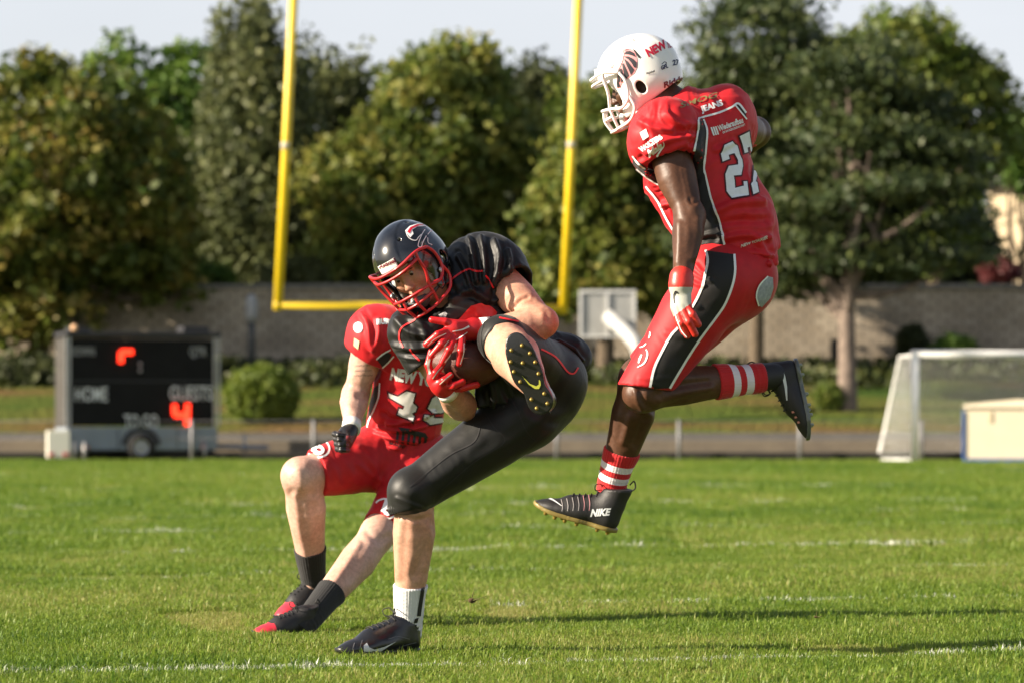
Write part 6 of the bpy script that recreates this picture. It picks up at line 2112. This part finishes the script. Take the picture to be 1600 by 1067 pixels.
def bmark(cx, cy, s_, ang):
    c, s2 = math.cos(ang), math.sin(ang)
    T = lambda pts: [(cx + s_*(x*c - y*s2), cy + s_*(x*s2 + y*c)) for x, y in pts]
    ring = [T([(1.5*math.cos(a), 1.15*math.sin(a)) for a in np.linspace(R(200), R(320), 8)]), T([(1.5*math.cos(a), 1.15*math.sin(a)) for a in np.linspace(R(-45), R(125), 10)])]
    bowl = T([(.25 + .5*math.cos(a), .25 + .38*math.sin(a)) for a in np.linspace(0, 2*math.pi, 14)[:-1]])
    return [band(r_, s_*.22) for r_ in ring], band(bowl, s_*.42, closed=True), band(T([(-.12, -1.0), (-.38, .55)]), s_*.5, n=3)
for cx, cy, s_, a in ((496, 699, 12.5, .25), (604, 794, 12.5, .2)):
    rg, bw, stm = bmark(cx, cy, s_, a)
    for r_ in rg: lay('round_print', [r_], tpR, M_WHITE, panR, .0026, step=4)
    lay('letter_print', [bw], tpR, M_WHITE, panR, .0030, step=4)
    lay('letter_print', [stm], tpR, M_WHITE, panR, .0034, step=4)

# ---- jersey
aR_ = nrm(elRr - shRr); slr = JR(572, 553, .09)
jp = [(limb(JR(632, 655, .26), JR(650, 560, .17), (.142, .16), sq=((0, 1, 0), .85)), 0),
      (limb(JR(592, 527, .08), JR(712, 525, .18), (.118, .118)), .06),
      (ell(JR(590, 523, .09), (aR_, perp((1, 0, 0), aR_), np.cross(aR_, perp((1, 0, 0), aR_))), (.11, .105, .115)), .05),
      (ell(JR(716, 525, .18), np.eye(3), (.105, .11, .11)), .05),
      (limb(JR(588, 523, .09), slr + aR_*.05, (.108, .092), caps=[(slr, aR_ + np.array((-.28, 0, -.1)))]), .03),
      (limb(JR(720, 528, .19), JR(738, 552, .24), (.1, .085)), .03),
      (limb(JR(632, 655, .26), JR(626, 692, .28), (.142, .15), sq=((0, 1, 0), .86), caps=[(JR(630, 697, .28), (.35, 0, -1))]), .04)]
f = field_for([p for p, k in jp], .0062)
for p, k in jp: f.add(p, k)
f.cut(limb(slr - aR_*.03, slr + aR_*.07, (.076, .082)), .004)
f.cut(limb(nkR + (C_R-nkR)*.2, C_R, (.075, .1)), .008)
V, Q = f.mesh()
V = cloth(V, Q, [([(565, 490), (575, 510), (580, 545)], 4, .006), ([(590, 500), (592, 520), (585, 548)], 4, .006), ([(605, 662), (630, 660), (655, 655)], 3.5, .009), ([(590, 668), (625, 672), (665, 664)], 3, .008),
                 ([(585, 676), (610, 684), (650, 690)], 3.5, .008), ([(580, 686), (600, 696), (640, 705)], 3, .007), ([(600, 645), (615, 655), (640, 664)], 4, -.006), ([(580, 690), (595, 700), (620, 712)], 3, .006),
                 ([(655, 652), (665, 650), (676, 642)], 3, .007)], .0068, (.2, .1, 1), (5, 17), 41, fold_gain=1.6)
jerR = mk('jersey', V, M_RED, pR, quads=Q)
tjR = bvh(V, Q)
lay('black_armhole_panel', [[(588, 560), (604, 549), (612, 553), (606, 566), (598, 574)]], tjR, MATS['black_panel'], jerR, .002)
lay('white_piping', [band([(588, 561), (599, 552), (610, 546)], 2.0)], tjR, M_WHITE, jerR, .003)
lay('white_piping', [band([(597, 574), (606, 566), (615, 556)], 2.0)], tjR, M_WHITE, jerR, .003)
lay('white_piping', [band([(594, 598), (592, 620), (584, 642), (577, 656), (574, 668)], 2.2)], tjR, M_WHITE, jerR, .003)
lay('black_side_panel', [[(586, 605), (592, 600), (590, 622), (580, 645), (574, 655), (578, 630)]], tjR, MATS['black_panel'], jerR, .002)
lay('sleeve_badge', [[(560 + 7.5*math.cos(a), 512 + 8.5*math.sin(a)) for a in np.linspace(0, 2*math.pi, 19)[:-1]]], tjR, mat('badge_print', (.62, .62, .66), .5, col2=(.35, .38, .45), nscale=120), jerR, .0024, step=4)
lay('sleeve_patch', [[(554, 528), (562, 533), (560, 546), (553, 540)]], tjR, mat('patch_cream', (.62, .52, .30), .6), jerR, .0024)
wr_ = lambda s_, o, u, v, m, b=.04: lay('lettering', [text_px(s_, o, u, v, b)], tjR, m, jerR, .0026, step=5)
wr_('BURG', (589, 507), (27, -1), (-.5, -8), M_WHITE, .07)
wr_('NEW YORKER', (609, 591.5), (108, 18), (3.5, -18), mat('print_silver', (.60, .60, .58), .5), .06)
Z9 = lambda pts: [(600 + x*.075, 600 + y*.075) for x, y in pts]
FOUR = Z9([(98, 180), (290, 255), (470, 140), (650, 190), (600, 380), (690, 470), (655, 560), (580, 600), (630, 660), (600, 770), (285, 625), (320, 500), (400, 520), (430, 450), (110, 265)])
FHOLE = Z9([(300, 262), (480, 180), (612, 200), (585, 395)])
NINE = Z9([(1000, 290), (1120, 200), (1300, 210), (1420, 330), (1400, 690), (1280, 780), (950, 835), (820, 730), (845, 640), (1030, 650), (1020, 700), (1270, 700), (1290, 560), (1180, 590), (1010, 595), (905, 490)])
for P_ in (FOUR, NINE):
    lay('number_edge', [grow(P_, 2.6)], tjR, M_MAROON, jerR, .0020, step=4)
    lay('number_digit', [P_], tjR, mat('number_silver', (.66, .64, .60), .5, noise=.08, nscale=50), jerR, .0034, step=4)
# gate emblem with small capitals below
lay('gate_emblem', [[(622, 668), (640, 670), (664, 676), (669, 684), (650, 680), (630, 676)]], tjR, M_DARK, jerR, .0034)
for i in range(6):
    x = 620 + i*8.6; y = 673 + i*1.8
    lay('gate_column', [[(x, y), (x+4, y+.8), (x+2.2, y+17), (x-1.8, y+16)]], tjR, M_DARK, jerR, .003)
wr_('BRAUNSCHWEIG', (607, 693), (52, 16), (1.2, -6), M_DARK, .03)

# ---- helmet (hidden behind the ball carrier's)
helmet(C_R, F_R, L_R, U_R, pR, M_HW, M_MASKW, MATS['pad_dark'], bars=bars_open(), ridge=True, s=.97)

# ---- gloves and tape
c0 = JR(537, 688, -.08)
fw = nrm(c0 - wrRr); up_ = perp((0, -.3, 1), fw); sd_ = np.cross(fw, up_)
fr = []
for i in range(4):
    o = c0 + sd_*(.0) + np.array((-.024, -.012, .026)) + np.array((.004, -.004, -.0195))*i
    fr.append([o + np.array((.018, .012, 0)), o + np.array((-.010, -.010, 0)), o + np.array((.006, -.036, -.004)), o + np.array((.03, -.024, -.006))])
fr.append([c0 + np.array((.01, -.01, .03)), c0 + np.array((.018, -.04, .012)), c0 + np.array((.0, -.052, -.012))])
V, Q = hand_mesh(wrRr, (wrRr + (c0-wrRr)*.55, c0), fr, .0128, (.037, .04), sq=None)
def gm2(c):
    P = px_of(c)
    return np.where((P[:, 0] > 541) & (P[:, 1] > 680), 1, 0)
g = mk('glove', V, [mat('glove_black', (.014, .013, .014), .35, bump=.4, bscale=150, bdist=.0015), mat('glove_maroon', (.20, .02, .025), .5)], pR, quads=Q, matfn=gm2)
v, q, t3 = tube(np.array([wrRr + (elRr-wrRr)*.13, wrRr, wrRr - (elRr-wrRr)*.06]), np.array([.0385, .039, .039]), 20)
mk('wrist_tape', v, M_TAPE, pR, quads=q, tris=t3)
d_ = nrm(wrRl - elRl)
fr = [[wrRl + d_*.06 + np.array((.02*(i-1.5), 0, 0)), wrRl + d_*.10 + np.array((.021*(i-1.5), -.01, 0)), wrRl + d_*.14 + np.array((.021*(i-1.5), -.03, 0))] for i in range(4)]
fr.append([wrRl + d_*.03 + np.array((-.03, 0, 0)), wrRl + d_*.05 + np.array((-.055, 0, 0)), wrRl + d_*.075 + np.array((-.062, -.01, 0))])
V, Q = hand_mesh(wrRl, (wrRl + d_*.02, wrRl + d_*.06), fr, .0125, (.034, .038))
mk('glove', V, MATS['glove_black'], pR, quads=Q)

# ---- socks, boots
M_SOCKK = mat('sock_black', (.014, .014, .015), .85, sheen=.25, bump=.4, bscale=400, bdist=.001)
sock(pR, kRr, aRr + nrm(aRr-kRr)*.02, .66, 1.08, (.5, .8, 0), M_SOCKK, calf=1.3, s=1.22)
sock(pR, kRl, aRl + nrm(aRl-kRl)*.02, .64, 1.08, (.4, .7, -.5), M_SOCKK, calf=1.15, s=1.12)
M_BRED = mat('boot_red', (.55, .03, .05), .4, bump=.2, bscale=100, bdist=.002)
tf = lambda c: np.where((c[:, 0] > .195) & (c[:, 2] < .05), 1, 0)
shoe(pR, JR(514, 932, .28), JR(430, 970, .14), (-.5, -.3, 1), [M_BOOTK, M_BRED], M_SOLE, M_STUDB, M_LACE, high=True, matfn=tf)
h_ = W(489, 0, 15.05); t_ = W(393, 0, 14.92)
shoe(pR, (h_[0], 15.05, .002), (t_[0], 14.92, -.004), (0, -.15, 1), [M_BOOTK, M_BRED], M_SOLE, M_STUDB, M_LACE, matfn=tf)
